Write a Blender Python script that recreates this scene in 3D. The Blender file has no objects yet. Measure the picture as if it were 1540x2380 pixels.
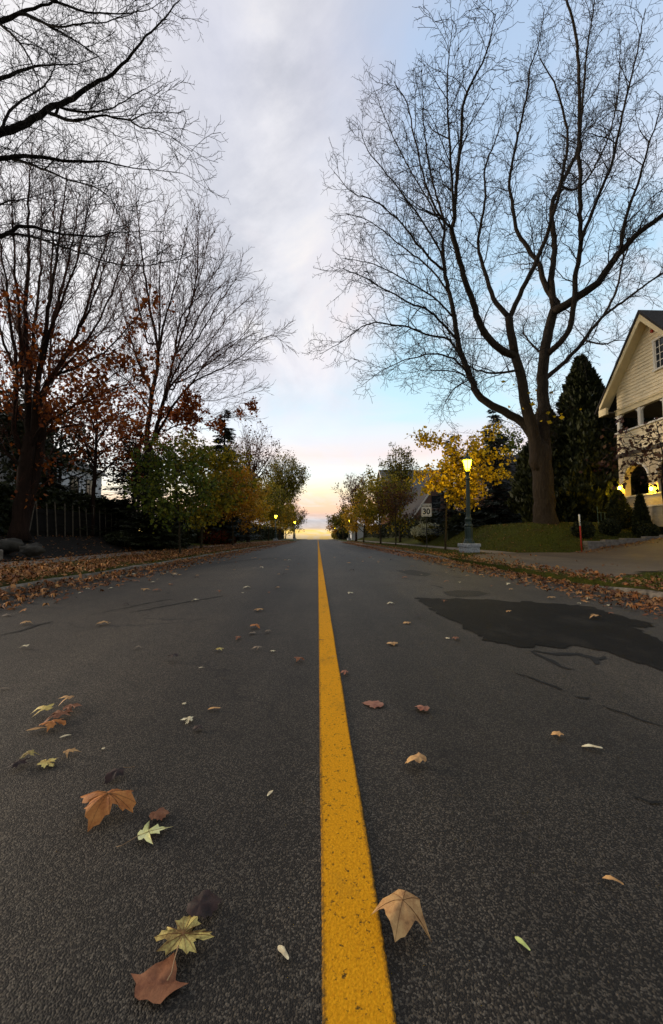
import bpy, math, random
import numpy as np
from mathutils import Vector, Matrix, noise as mnoise

R = math.radians
random.seed(7)
rng = np.random.default_rng(11)
scn = bpy.context.scene
COL = scn.collection

# ------------------------------------------------------------------ camera
F = 894.0                      # focal length in px of a 1540 x 2380 picture
EYE = 0.70
PITCH = 3.71; YAW = -2.05
cam_d = bpy.data.cameras.new('camera')
cam_d.sensor_fit = 'VERTICAL'; cam_d.sensor_height = 24.0
cam_d.lens = 24.0 * F / 2380.0
cam_d.clip_start = 0.02; cam_d.clip_end = 9000
cam = bpy.data.objects.new('camera', cam_d); COL.objects.link(cam)
cam.location = (0, 0, EYE)
cam.rotation_euler = (R(90 + PITCH), 0, R(YAW))
scn.camera = cam
RC = cam.rotation_euler.to_matrix()

def ray(px, py):
    return RC @ Vector((px - 770.0, 1190.0 - py, -F))
def at(px, py, Y):
    d = ray(px, py); k = Y / d.y
    return Vector((d.x * k, Y, EYE + d.z * k))

# ------------------------------------------------------------------ view
scn.view_settings.view_transform = 'Standard'
scn.view_settings.look = 'None'
scn.view_settings.exposure = 0.0
scn.view_settings.gamma = 1.0
scn.view_settings.use_curve_mapping = False
scn.cycles.max_bounces = 6
scn.cycles.diffuse_bounces = 3
scn.cycles.transparent_max_bounces = 4

# ------------------------------------------------------------------ world
def lin(c):
    return tuple(((v/255.0)/12.92 if v/255.0 <= .04045 else ((v/255.0+.055)/1.055)**2.4) for v in c)
SKY_GAIN = 1.07
world = bpy.data.worlds.new('World'); scn.world = world; world.use_nodes = True
nt = world.node_tree; nt.nodes.clear()
def N(t, **kw):
    n = nt.nodes.new(t)
    for k, v in kw.items(): setattr(n, k, v)
    return n
def MA(op, a, b=None, c=None, clamp=False):
    n = N('ShaderNodeMath', operation=op); n.use_clamp = clamp
    for i, v in enumerate((a, b, c)):
        if v is None: continue
        if isinstance(v, (int, float)): n.inputs[i].default_value = v
        else: nt.links.new(v, n.inputs[i])
    return n.outputs[0]
def RAMP(fac, stops, interp='LINEAR'):
    n = N('ShaderNodeValToRGB'); cr = n.color_ramp; cr.interpolation = interp
    while len(cr.elements) < len(stops): cr.elements.new(0.5)
    for e, (p, c) in zip(cr.elements, stops):
        e.position = p; e.color = (*lin(c), 1)
    nt.links.new(fac, n.inputs[0]); return n.outputs[0]
def MIX(fac, a, b):
    n = N('ShaderNodeMix', data_type='RGBA')
    if isinstance(fac, (int, float)): n.inputs[0].default_value = fac
    else: nt.links.new(fac, n.inputs[0])
    for i, v in ((6, a), (7, b)):
        if isinstance(v, tuple): n.inputs[i].default_value = (*lin(v), 1)
        else: nt.links.new(v, n.inputs[i])
    return n.outputs[2]
tc = N('ShaderNodeTexCoord')
nrm = N('ShaderNodeVectorMath', operation='NORMALIZE'); nt.links.new(tc.outputs['Generated'], nrm.inputs[0])
sep = N('ShaderNodeSeparateXYZ'); nt.links.new(nrm.outputs[0], sep.inputs[0])
sx, sy, sz = sep.outputs
el = MA('DIVIDE', MA('ARCSINE', sz), math.pi/2)            # -1..1
az = MA('DIVIDE', MA('ARCTAN2', sx, sy), math.pi)           # 0 ahead, + right
# cloud-plane projection for the high veils
zz = MA('ADD', MA('MAXIMUM', sz, 0.0), 0.12)
cmb = N('ShaderNodeCombineXYZ')
nt.links.new(MA('DIVIDE', sx, zz), cmb.inputs[0]); nt.links.new(MA('DIVIDE', sy, zz), cmb.inputs[1])
def NOISE(vec, scale, detail=5, rough=.55, dist=0.0, sc=(1,1,1), loc=(0,0,0)):
    mp = N('ShaderNodeMapping'); nt.links.new(vec, mp.inputs[0])
    mp.inputs['Scale'].default_value = sc; mp.inputs['Location'].default_value = loc
    n = N('ShaderNodeTexNoise'); n.inputs['Scale'].default_value = scale
    n.inputs['Detail'].default_value = detail; n.inputs['Roughness'].default_value = rough
    n.inputs['Distortion'].default_value = dist
    nt.links.new(mp.outputs[0], n.inputs[0]); return n.outputs[0]
ang = N('ShaderNodeCombineXYZ'); nt.links.new(az, ang.inputs[0]); nt.links.new(el, ang.inputs[1])
hi = NOISE(cmb.outputs[0], 1.3, 7, .55, .6, (1.0, .7, 1), (3.1, 1.7, 0))
hi2 = NOISE(cmb.outputs[0], 2.0, 7, .58, .7, (1.0, .75, 1), (9.2, 4.4, 0))
lo = NOISE(ang.outputs[0], 1.0, 5, .5, .2, (5, 46, 1), (2.4, .7, 0))
elw = MA('ADD', el, MA('MULTIPLY', MA('SUBTRACT', lo, .5), .022))
elr = MA('MULTIPLY', MA('MAXIMUM', elw, 0.0), 1.6)
# blue side of the sky (right of the road)
blue = RAMP(elr, [(0.0, (246,206,124)), (.020, (255,208,92)), (.029, (190,172,170)), (.046, (160,158,178)), (.060, (238,182,156)),
                  (.088, (252,200,164)), (.120, (252,232,190)), (.17, (232,240,232)), (.215, (240,218,212)), (.25, (232,222,224)), (.31, (200,230,240)),
                  (.42, (186,222,238)), (.56, (184,215,236)), (.75, (180,203,228)), (1.0, (172,193,222))])
# veil side (left and straight up the road)
veil = RAMP(elr, [(0.0, (246,206,124)), (.020, (255,208,92)), (.029, (190,172,170)), (.046, (160,158,178)), (.060, (238,182,156)),
                  (.088, (252,200,164)), (.120, (252,232,190)), (.17, (236,240,236)), (.215, (242,222,214)), (.27, (226,234,238)), (.34, (226,226,232)),
                  (.45, (232,224,228)), (.6, (218,218,224)), (.78, (204,204,214)), (1.0, (190,192,212))])
grey = RAMP(hi2, [(.35, (168,168,176)), (.55, (206,202,208)), (.7, (240,234,228))])
leftw = RAMP(hi, [(.3, (222,218,218)), (.55, (242,236,232)), (.75, (250,244,236))])
t = MA('ADD', MA('MULTIPLY', az, 9.0), MA('MULTIPLY', MA('SUBTRACT', hi, .5), 3.2))
sideblue = MA('ADD', t, .25, clamp=True)
c = MIX(sideblue, veil, blue)
# thin streaks on the blue side
stre = NOISE(cmb.outputs[0], 1.6, 6, .6, .8, (1.0, .8, 1), (0.3, 7.7, 0))
stre_f = MA('MULTIPLY', MA('MULTIPLY', MA('SUBTRACT', stre, .46), 4.0, clamp=True), .6)
c = MIX(stre_f, c, (226,224,234))
# broken grey and white cloud left of centre, thinning to the right
gcen = MA('SUBTRACT', 1.0, MA('MULTIPLY', MA('ABSOLUTE', MA('ADD', MA('ADD', az, .050), MA('MULTIPLY', MA('SUBTRACT', hi, .5), .16))), 8.5), clamp=True)
gel = MA('MULTIPLY', MA('SUBTRACT', el, .17), 7.0, clamp=True)
cl = NOISE(cmb.outputs[0], 1.7, 8, .6, .9, (1.0, .62, 1), (5.5, 2.2, 0))
gcol = RAMP(cl, [(.32, (168,169,174)), (.45, (196,195,201)), (.57, (226,223,225)), (.68, (248,240,232))])
c = MIX(MA('MULTIPLY', MA('MULTIPLY', gcen, gel), .88), c, gcol)
pk = MA('MULTIPLY', MA('MULTIPLY', MA('SUBTRACT', stre, .47), 4.0, clamp=True), MA('SUBTRACT', 1.0, MA('MULTIPLY', MA('ABSOLUTE', MA('SUBTRACT', el, .34)), 8.0), clamp=True), clamp=True)
c = MIX(MA('MULTIPLY', pk, .6), c, (238,218,212))
# bright white sky far left
lf = MA('MULTIPLY', MA('SUBTRACT', MA('MULTIPLY', az, -1.0), .085), 11.0, clamp=True)
lf = MA('MULTIPLY', lf, MA('MULTIPLY', MA('SUBTRACT', el, .03), 12.0, clamp=True))
c = MIX(MA('MULTIPLY', lf, .9), c, leftw)
# high overcast overhead and behind
up = MA('MULTIPLY', MA('SUBTRACT', el, .60), 4.0, clamp=True)
back = MA('MULTIPLY', MA('SUBTRACT', MA('ABSOLUTE', az), .30), 5.0, clamp=True)
ub = MA('MAXIMUM', up, back)
c = MIX(ub, c, (252,250,250))
gain = MA('SUBTRACT', 1.0, MA('MULTIPLY', ub, .63))
grd = MA('MULTIPLY', MA('ADD', el, .01), 60.0, clamp=True)
strength = MA('MULTIPLY', MA('MULTIPLY', gain, SKY_GAIN), MA('ADD', MA('MULTIPLY', grd, .93), .07))
bg = N('ShaderNodeBackground'); nt.links.new(c, bg.inputs[0]); nt.links.new(strength, bg.inputs[1])
nish = N('ShaderNodeTexSky', sky_type='NISHITA'); nish.sun_disc = False
SUN_EL, SUN_AZ = 11.0, -72.0     # az from +Y, negative to the left
nish.sun_elevation = R(SUN_EL); nish.sun_rotation = R(SUN_AZ)
bg2 = N('ShaderNodeBackground'); nt.links.new(nish.outputs[0], bg2.inputs[0]); bg2.inputs[1].default_value = .05
add = N('ShaderNodeAddShader'); nt.links.new(bg.outputs[0], add.inputs[0]); nt.links.new(bg2.outputs[0], add.inputs[1])
wo = N('ShaderNodeOutputWorld'); nt.links.new(add.outputs[0], wo.inputs[0])

# ------------------------------------------------------------------ sun
sl = bpy.data.lights.new('sun', 'SUN'); sl.energy = 2.8; sl.angle = R(16); sl.color = (1.0, .82, .62)
sun = bpy.data.objects.new('sun', sl); COL.objects.link(sun)
sdir = Vector((math.sin(R(SUN_AZ))*math.cos(R(SUN_EL)), math.cos(R(SUN_AZ))*math.cos(R(SUN_EL)), math.sin(R(SUN_EL))))
sun.rotation_euler = (-sdir).to_track_quat('-Z', 'Y').to_euler()

# ================================================================== helpers
def tag(o, label=None, cat=None, group=None, kind=None):
    if label: o['label'] = label
    if cat: o['category'] = cat
    if group: o['group'] = group
    if kind: o['kind'] = kind
    return o
def empty(name, loc=(0,0,0), rz=0.0):
    o = bpy.data.objects.new(name, None); COL.objects.link(o)
    o.empty_display_size = .1
    o.location = loc; o.rotation_euler = (0,0,rz); return o
def link_mesh(name, me, mat=None, parent=None, smooth=False):
    me.name = name
    if mat: me.materials.append(mat)
    if smooth:
        me.polygons.foreach_set('use_smooth', [True]*len(me.polygons))
    o = bpy.data.objects.new(name, me); COL.objects.link(o)
    if parent:
        o.parent = parent
    return o
class MB:
    """collects geometry in the local frame of the thing; build() links ONE mesh"""
    def __init__(s): s.v = []; s.f = []
    def add(s, vs, fs):
        b = len(s.v); s.v += [tuple(p) for p in vs]; s.f += [tuple(b+i for i in f) for f in fs]
    def box(s, x0, x1, y0, y1, z0, z1):
        s.add([(x0,y0,z0),(x1,y0,z0),(x1,y1,z0),(x0,y1,z0),(x0,y0,z1),(x1,y0,z1),(x1,y1,z1),(x0,y1,z1)],
              [(0,3,2,1),(4,5,6,7),(0,1,5,4),(1,2,6,5),(2,3,7,6),(3,0,4,7)])
    def bbox(s, x0, x1, y0, y1, z0, z1, b=.01):
        """box with chamfered vertical and top edges"""
        pts = lambda i, z: [(x0+i,y0+b,z),(x0+b,y0+i,z),(x1-b,y0+i,z),(x1-i,y0+b,z),(x1-i,y1-b,z),(x1-b,y1-i,z),(x0+b,y1-i,z),(x0+i,y1-b,z)]
        vs = pts(0,z0)+pts(0,z1-b)+pts(b*.9,z1)
        fs = [tuple(range(7,-1,-1)), tuple(range(16,24))]
        for k in (0,8):
            for i in range(8): fs.append((k+i,k+(i+1)%8,k+8+(i+1)%8,k+8+i))
        s.add(vs, fs)
    def lathe(s, prof, n=16, c=(0,0,0), flute=0.0):
        vs = []; 
        for (r, z) in prof:
            for i in range(n):
                a = 2*math.pi*i/n
                rr = r*(1 - (flute if i % 2 else 0))
                vs.append((c[0]+rr*math.cos(a), c[1]+rr*math.sin(a), c[2]+z))
        fs = []
        for k in range(len(prof)-1):
            for i in range(n):
                j = (i+1)%n; fs.append((k*n+i, k*n+j, (k+1)*n+j, (k+1)*n+i))
        fs.append(tuple(range(n-1,-1,-1))); fs.append(tuple((len(prof)-1)*n+i for i in range(n)))
        s.add(vs, fs)
    def tube(s, pts, rad, n=6):
        pts = [Vector(p) for p in pts]
        if isinstance(rad, (int,float)): rad = [rad]*len(pts)
        vs = []; u = None
        for i, p in enumerate(pts):
            d = (pts[min(i+1,len(pts)-1)] - pts[max(i-1,0)])
            if d.length < 1e-9: d = Vector((0,0,1))
            d.normalize()
            if u is None:
                u = d.orthogonal().normalized()
            else:
                u = (u - d*u.dot(d))
                u = u.normalized() if u.length > 1e-6 else d.orthogonal().normalized()
            w = d.cross(u)
            for k in range(n):
                a = 2*math.pi*k/n
                vs.append(p + u*(math.cos(a)*rad[i]) + w*(math.sin(a)*rad[i]))
        fs = []
        for i in range(len(pts)-1):
            for k in range(n):
                j = (k+1)%n; fs.append((i*n+k, i*n+j, (i+1)*n+j, (i+1)*n+k))
        fs.append(tuple(range(n-1,-1,-1))); fs.append(tuple((len(pts)-1)*n+i for i in range(n)))
        s.add(vs, fs)
    def build(s, name, mat, parent=None, smooth=False):
        me = bpy.data.meshes.new(name); me.from_pydata(s.v, [], s.f); me.update()
        return link_mesh(name, me, mat, parent, smooth)
def np_mesh(name, V, nper, mat, parent=None):
    """V (n*nper,3): n separate polygons with nper corners"""
    V = np.asarray(V, dtype=np.float32).reshape(-1, 3); n = len(V)//nper
    me = bpy.data.meshes.new(name)
    me.vertices.add(len(V)); me.vertices.foreach_set('co', V.ravel())
    me.loops.add(len(V)); me.loops.foreach_set('vertex_index', np.arange(len(V), dtype=np.int32))
    me.polygons.add(n); me.polygons.foreach_set('loop_start', np.arange(0, len(V), nper, dtype=np.int32))
    me.update(calc_edges=True)
    return link_mesh(name, me, mat, parent)

# ------------------------------------------------------------------ materials
class MT:
    def __init__(s, name, rough=.7, spec=.3):
        s.m = bpy.data.materials.new(name); s.m.use_nodes = True
        s.t = s.m.node_tree; s.b = s.t.nodes['Principled BSDF']
        s.b.inputs['Roughness'].default_value = rough
        s.b.inputs['Specular IOR Level'].default_value = spec
        s.tc = s.t.nodes.new('ShaderNodeTexCoord')
    def n(s, t, **kw):
        n = s.t.nodes.new(t)
        for k, v in kw.items(): setattr(n, k, v)
        return n
    def L(s, a, b): s.t.links.new(a, b)
    def vec(s, sc=(1,1,1), kind='Object', loc=(0,0,0)):
        mp = s.n('ShaderNodeMapping'); mp.inputs['Scale'].default_value = sc; mp.inputs['Location'].default_value = loc
        s.L(s.tc.outputs[kind], mp.inputs[0]); return mp.outputs[0]
    def noise(s, scale, detail=4, rough=.6, sc=(1,1,1), dist=0, loc=(0,0,0)):
        n = s.n('ShaderNodeTexNoise'); n.inputs['Scale'].default_value = scale; n.inputs['Detail'].default_value = detail
        n.inputs['Roughness'].default_value = rough; n.inputs['Distortion'].default_value = dist
        s.L(s.vec(sc, loc=loc), n.inputs[0]); return n.outputs[0]
    def voro(s, scale, out='Color', sc=(1,1,1), feature='F1'):
        n = s.n('ShaderNodeTexVoronoi', feature=feature); n.inputs['Scale'].default_value = scale
        s.L(s.vec(sc), n.inputs[0]); return n.outputs[out]
    def ramp(s, fac, stops, interp='LINEAR'):
        n = s.n('ShaderNodeValToRGB'); cr = n.color_ramp; cr.interpolation = interp
        while len(cr.elements) < len(stops): cr.elements.new(.5)
        for e, (p, c) in zip(cr.elements, stops):
            e.position = p; e.color = (*c, 1) if len(c) == 3 else c
        s.L(fac, n.inputs[0]); return n.outputs[0]
    def mix(s, fac, a, b, mode='MIX'):
        n = s.n('ShaderNodeMix', data_type='RGBA', blend_type=mode)
        if isinstance(fac, (int,float)): n.inputs[0].default_value = fac
        else: s.L(fac, n.inputs[0])
        for i, v in ((6,a),(7,b)):
            if isinstance(v, tuple): n.inputs[i].default_value = (*v, 1)
            else: s.L(v, n.inputs[i])
        return n.outputs[2]
    def math(s, op, a, b=0.0, clamp=False):
        n = s.n('ShaderNodeMath', operation=op); n.use_clamp = clamp
        for i, v in enumerate((a,b)):
            if isinstance(v, (int,float)): n.inputs[i].default_value = v
            else: s.L(v, n.inputs[i])
        return n.outputs[0]
    def color(s, c):
        if isinstance(c, tuple): s.b.inputs['Base Color'].default_value = (*c, 1)
        else: s.L(c, s.b.inputs['Base Color'])
    def bump(s, h, strength=.4, dist=.02):
        n = s.n('ShaderNodeBump'); n.inputs['Strength'].default_value = strength; n.inputs['Distance'].default_value = dist
        s.L(h, n.inputs['Height']); s.L(n.outputs[0], s.b.inputs['Normal'])

def simple(name, col, var=.25, scale=6, rough=.75, spec=.25, bump=.3, bd=.01, sc=(1,1,1), detail=5):
    m = MT(name, rough, spec); n = m.noise(scale, detail, .6, sc)
    lo = tuple(v*(1-var) for v in col); hi = tuple(min(1, v*(1+var)) for v in col)
    m.color(m.ramp(n, [(.3, lo), (.7, hi)]))
    if bump: m.bump(n, bump, bd)
    return m.m
def leafmat(name, cols, rough=.6, trans=.35, mottled=False):
    m = MT(name, rough, .25)
    g = m.n('ShaderNodeNewGeometry')
    k = len(cols)
    col = m.ramp(g.outputs['Random Per Island'], [(i/(k-1) if k > 1 else 0, c) for i, c in enumerate(cols)])
    if mottled:
        nn = m.noise(60, 4, .7); col = m.mix(m.math('MULTIPLY', nn, .8), col, m.mix(.55, col, (.03,.015,.008)))
    m.color(col)
    if trans:
        tr = m.n('ShaderNodeBsdfTranslucent'); m.L(col, tr.inputs[0])
        mx = m.n('ShaderNodeMixShader'); mx.inputs[0].default_value = trans
        out = m.t.nodes['Material Output']
        m.L(m.b.outputs[0], mx.inputs[1]); m.L(tr.outputs[0], mx.inputs[2]); m.L(mx.outputs[0], out.inputs[0])
    return m.m
def emit(name, col, s):
    m = MT(name); m.color(col); m.b.inputs['Emission Color'].default_value = (*col,1); m.b.inputs['Emission Strength'].default_value = s
    return m.m

def asphalt(name, base, stone, scale=170, bright=.30, spec=.28, cracks=False):
    m = MT(name, .68, spec)
    big = m.noise(1.1, 4, .55); mid = m.noise(9, 5, .6)
    cell = m.n('ShaderNodeSeparateColor'); m.L(m.voro(scale), cell.inputs[0])
    stonef = m.ramp(cell.outputs[0], [(.55, (0,0,0)), (.95, (1,1,1))])
    tint = m.mix(cell.outputs[1], stone, tuple(v*.62 for v in (stone[0]*1.1, stone[1], stone[2]*.85)))
    fine = m.noise(420, 2, .6)
    b0 = m.mix(fine, tuple(v*.35 for v in base), tuple(v*1.6 for v in base))
    col = m.mix(m.math('MULTIPLY', stonef, bright), b0, tint)
    cell2 = m.n('ShaderNodeSeparateColor'); m.L(m.voro(scale*.38), cell2.inputs[0])
    s2 = m.ramp(cell2.outputs[0], [(.86, (0,0,0)), (1.0, (1,1,1))])
    d2 = m.math('LESS_THAN', m.voro(scale*.38, 'Distance'), .28)
    col = m.mix(m.math('MULTIPLY', m.math('MULTIPLY', s2, d2), .5), col, stone)
    big2 = m.noise(.55, 6, .62, (1.6,.22,1), .6)
    sh = m.ramp(big, [(.3, (.78,.78,.78)), (.7, (1.14,1.12,1.09))]); col = m.mix(1.0, col, m.ramp(big2, [(.34, (.66,.66,.67)), (.5, (1,1,1)), (.66, (1.28,1.24,1.18))]), 'MULTIPLY')
    col = m.mix(1.0, col, sh, 'MULTIPLY')
    sh2 = m.ramp(mid, [(.3, (.86,.86,.86)), (.7, (1.1,1.1,1.1))])
    col = m.mix(1.0, col, sh2, 'MULTIPLY')
    if cracks:
        wob = m.n('ShaderNodeTexNoise'); wob.inputs['Scale'].default_value = 2.2; wob.inputs['Detail'].default_value = 6; wob.inputs['Roughness'].default_value = .7
        m.L(m.vec(), wob.inputs[0])
        va = m.n('ShaderNodeVectorMath', operation='MULTIPLY_ADD'); m.L(wob.outputs['Color'], va.inputs[0]); va.inputs[1].default_value = (.7,.7,0); m.L(m.vec(), va.inputs[2])
        ve = m.n('ShaderNodeTexVoronoi', feature='DISTANCE_TO_EDGE'); ve.inputs['Scale'].default_value = .42; m.L(va.outputs[0], ve.inputs[0])
        line = m.ramp(ve.outputs['Distance'], [(.0015, (1,1,1)), (.0045, (0,0,0))])
        mask = m.ramp(m.noise(.5, 3, .5, loc=(4.3,1.1,0)), [(.50, (0,0,0)), (.58, (1,1,1))])
        col = m.mix(m.math('MULTIPLY', m.math('MULTIPLY', line, mask), .8), col, (.006,.005,.005))
        tr = m.noise(.9, 3, .5, (1.0,.03,1), 0, (7.7,0,0))
        col = m.mix(1.0, col, m.ramp(tr, [(.36, (.74,.74,.74)), (.62, (1.24,1.23,1.20))]), 'MULTIPLY')
        spot = m.ramp(m.noise(1.6, 7, .7, loc=(2,9,0)), [(.62, (0,0,0)), (.74, (1,1,1))])
        col = m.mix(m.math('MULTIPLY', spot, .45), col, (.010,.009,.008))
    else:
        br_ = m.ramp(m.noise(3.2, 7, .72, (1,.6,1)), [(.52, (0,0,0)), (.66, (1,1,1))])
        col = m.mix(m.math('MULTIPLY', br_, .55), col, (.030,.026,.022) if base[0] < .02 else col)
    m.color(col)
    vd = m.voro(scale, 'Distance')
    m.bump(m.math('ADD', m.math('MULTIPLY', vd, -1.0), m.math('MULTIPLY', fine, .5)), .55, .004)
    return m
M = {}
M['asphalt'] = asphalt('asphalt', (.0185,.0155,.0128), (.25,.22,.18), 320, .50, .26, True).m
M['patch'] = asphalt('asphalt_patch', (.0045,.0045,.005), (.028,.028,.029), 190, .35, .08).m
M['patch_old'] = asphalt('old_asphalt_patch', (.011,.010,.009), (.08,.075,.07), 250, .45, .15).m
M['drive'] = asphalt('driveway_asphalt', (.095,.070,.046), (.24,.19,.14), 120, .3).m
M['crack'] = simple('sealed_crack', (.008,.008,.008), .3, 30, .8)
M['walk'] = simple('concrete_walk', (.19,.155,.12), .3, 3, .85)
M['kerb'] = simple('concrete_kerb', (.15,.13,.105), .55, 11, .9, .15, bump=.7)
M['granite'] = simple('granite', (.34,.35,.36), .45, 14, .8, bump=.7)
M['rock'] = simple('boulder_rock', (.045,.042,.036), .5, 5, .9, bump=.9, bd=.05)
M['wallstone'] = simple('wall_stone', (.17,.15,.13), .4, 8, .9, bump=.8)
# yellow paint
m = MT('yellow_paint', .85, .10)
pit = m.noise(95, 5, .75); wear = m.noise(7, 6, .7, (1,.5,1)); cellp = m.voro(150, 'Distance')
col = m.ramp(m.noise(210, 3, .6), [(.25, (.50,.195,.003)), (.75, (.88,.41,.012))])
col = m.mix(m.math('MULTIPLY', wear, .5), col, (.66,.30,.008))
col = m.mix(m.ramp(pit, [(.35, (1,1,1)), (.43, (0,0,0))]), col, (.09,.055,.012))
col = m.mix(m.math('MULTIPLY', m.ramp(wear, [(.54, (0,0,0)), (.72, (1,1,1))]), .5), col, (.20,.11,.02))
spx = m.n('ShaderNodeSeparateXYZ'); m.L(m.tc.outputs['Object'], spx.inputs[0])
ed = m.math('ADD', m.math('ABSOLUTE', m.math('SUBTRACT', spx.outputs[0], .0625)), m.math('MULTIPLY', m.math('SUBTRACT', m.noise(120, 5, .75), .5), .022))
col = m.mix(m.ramp(m.math('MULTIPLY', ed, 10), [(.455, (0,0,0)), (.55, (1,1,1))]), col, (.06,.042,.016))
m.color(col); m.bump(m.math('ADD', m.noise(260, 3), m.math('MULTIPLY', cellp, -.5)), .45, .003); M['yellow'] = m.m
# ground
m = MT('turf_ground', .95, .1)
g1 = m.noise(28, 6, .75); g2 = m.noise(1.2, 4, .6)
col = m.ramp(g1, [(.3, (.020,.024,.004)), (.55, (.060,.070,.008)), (.75, (.11,.105,.016))])
col = m.mix(m.ramp(g2, [(.45, (0,0,0)), (.7, (.7,.7,.7))]), col, (.055,.035,.014))
m.color(col); m.bump(g1, 1.0, .05); M['ground'] = m.m
M['soil'] = simple('dark_garden_soil', (.010,.008,.006), .6, 14, .95, bump=1, bd=.06)
# bark
def bark(name, col):
    m = MT(name, .9, .15); n = m.noise(11, 8, .78, (1,1,.22), .9); n2 = m.noise(1.3, 4)
    c = m.ramp(n, [(.3, tuple(v*.3 for v in col)), (.52, col), (.75, tuple(v*1.9 for v in col))])
    c = m.mix(m.math('MULTIPLY', n2, .5), c, tuple(v*.6 for v in (col[0]*1.1,col[1],col[2]*.8)))
    m.color(c); m.bump(n, 1.0, .14); return m.m
M['bark'] = bark('maple_bark', (.050,.038,.028))
M['bark_dark'] = bark('dark_bark', (.022,.016,.013))
M['bark_red'] = bark('reddish_bark', (.034,.018,.012))
M['bark_young'] = bark('young_bark', (.06,.048,.028))
M['twig'] = simple('twig', (.018,.014,.012), .3, 8, .9, bump=0)
M['twig_red'] = simple('red_twig', (.075,.026,.016), .3, 8, .9, bump=0)
# foliage
M['f_yellow'] = leafmat('yellow_leaves', [(.22,.15,.008),(.60,.40,.012),(.84,.58,.018),(.48,.30,.010),(.88,.66,.05)], trans=.3)
M['f_gold'] = leafmat('gold_leaves', [(.16,.10,.01),(.42,.24,.012),(.60,.34,.015),(.24,.20,.015)])
M['f_yg'] = leafmat('yellow_green_leaves', [(.05,.06,.008),(.16,.15,.010),(.32,.25,.014),(.46,.30,.015),(.10,.12,.01)])
M['f_orange'] = leafmat('orange_leaves', [(.20,.08,.008),(.46,.19,.010),(.58,.29,.014),(.16,.11,.01)])
M['f_green'] = leafmat('green_leaves', [(.030,.050,.006),(.075,.105,.010),(.13,.16,.014),(.20,.18,.018)])
M['f_olive'] = leafmat('olive_leaves', [(.05,.055,.008),(.16,.15,.010),(.30,.22,.014),(.09,.10,.01)])
M['f_rust'] = leafmat('rust_leaves', [(.10,.022,.006),(.28,.065,.010),(.42,.12,.014),(.14,.03,.008)])
M['f_brown'] = leafmat('brown_leaves', [(.07,.03,.012),(.13,.055,.02),(.17,.075,.02)])
M['f_dark'] = leafmat('dark_shrub_leaves', [(.010,.014,.006),(.022,.028,.008),(.035,.040,.010)], trans=.1)
M['f_spruce'] = leafmat('spruce_needles', [(.012,.018,.014),(.026,.036,.030),(.045,.056,.048)], trans=.05)
M['f_cedar'] = leafmat('cedar_sprays', [(.008,.012,.004),(.020,.026,.007),(.038,.043,.011)], trans=.08)
M['f_redhedge'] = leafmat('red_hedge_leaves', [(.12,.018,.006),(.25,.035,.01),(.10,.05,.01),(.05,.05,.01)])
M['f_burg'] = leafmat('burgundy_leaves', [(.030,.012,.010),(.060,.022,.014),(.085,.04,.015)], trans=.2)
M['flower'] = leafmat('cream_flowers', [(.62,.58,.34),(.80,.78,.55),(.42,.38,.18)], trans=.2)
M['litter'] = leafmat('leaf_litter', [(.05,.018,.006),(.20,.07,.016),(.32,.125,.030),(.46,.22,.075),(.10,.032,.010),(.26,.09,.018),(.40,.20,.055)], trans=.05)
M['grass'] = leafmat('grass_blades', [(.035,.045,.006),(.080,.090,.009),(.13,.12,.014),(.06,.07,.008)], trans=.2)
def fallen(name, a, b):
    m = MT(name, .6, .25); n = m.noise(30, 7, .75); n2 = m.noise(150, 3, .6)
    c = m.ramp(n, [(.34, tuple(v*.55 for v in a)), (.42, a), (.62, b)]); c = m.mix(m.math('MULTIPLY', n2, .35), c, tuple(v*.4 for v in a))
    m.color(c); m.bump(n, .5, .004)
    return m.m
FM = {'orange': fallen('fallen_orange', (0.384,0.128,0.028), (0.589,0.243,0.064)), 'brown': fallen('fallen_brown', (0.192,0.070,0.032), (0.333,0.141,0.064)),
      'yellow': fallen('fallen_yellow', (0.538,0.358,0.090), (0.845,0.704,0.230)), 'lemon': fallen('fallen_lemon', (0.794,0.768,0.282), (0.850,0.850,0.461)),
      'mottled': fallen('fallen_mottled', (0.205,0.128,0.038), (0.742,0.614,0.192)), 'dark': fallen('fallen_dark', (0.023,0.014,0.013), (0.058,0.028,0.023)),
      'tan': fallen('fallen_tan', (0.435,0.230,0.090), (0.666,0.410,0.166)), 'pale': fallen('fallen_pale', (0.640,0.512,0.307), (0.850,0.819,0.576)),
      'grey': fallen('fallen_grey', (0.154,0.115,0.077), (0.333,0.256,0.179)), 'green': fallen('fallen_green', (0.538,0.614,0.179), (0.794,0.845,0.333)),
      'rose': fallen('fallen_rose', (0.256,0.096,0.058), (0.410,0.192,0.115)), 'vein': fallen('leaf_vein', (0.166,0.077,0.026), (0.282,0.154,0.058)), 'stem': fallen('leaf_stem', (0.205,0.128,0.064), (0.435,0.282,0.154))}
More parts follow.
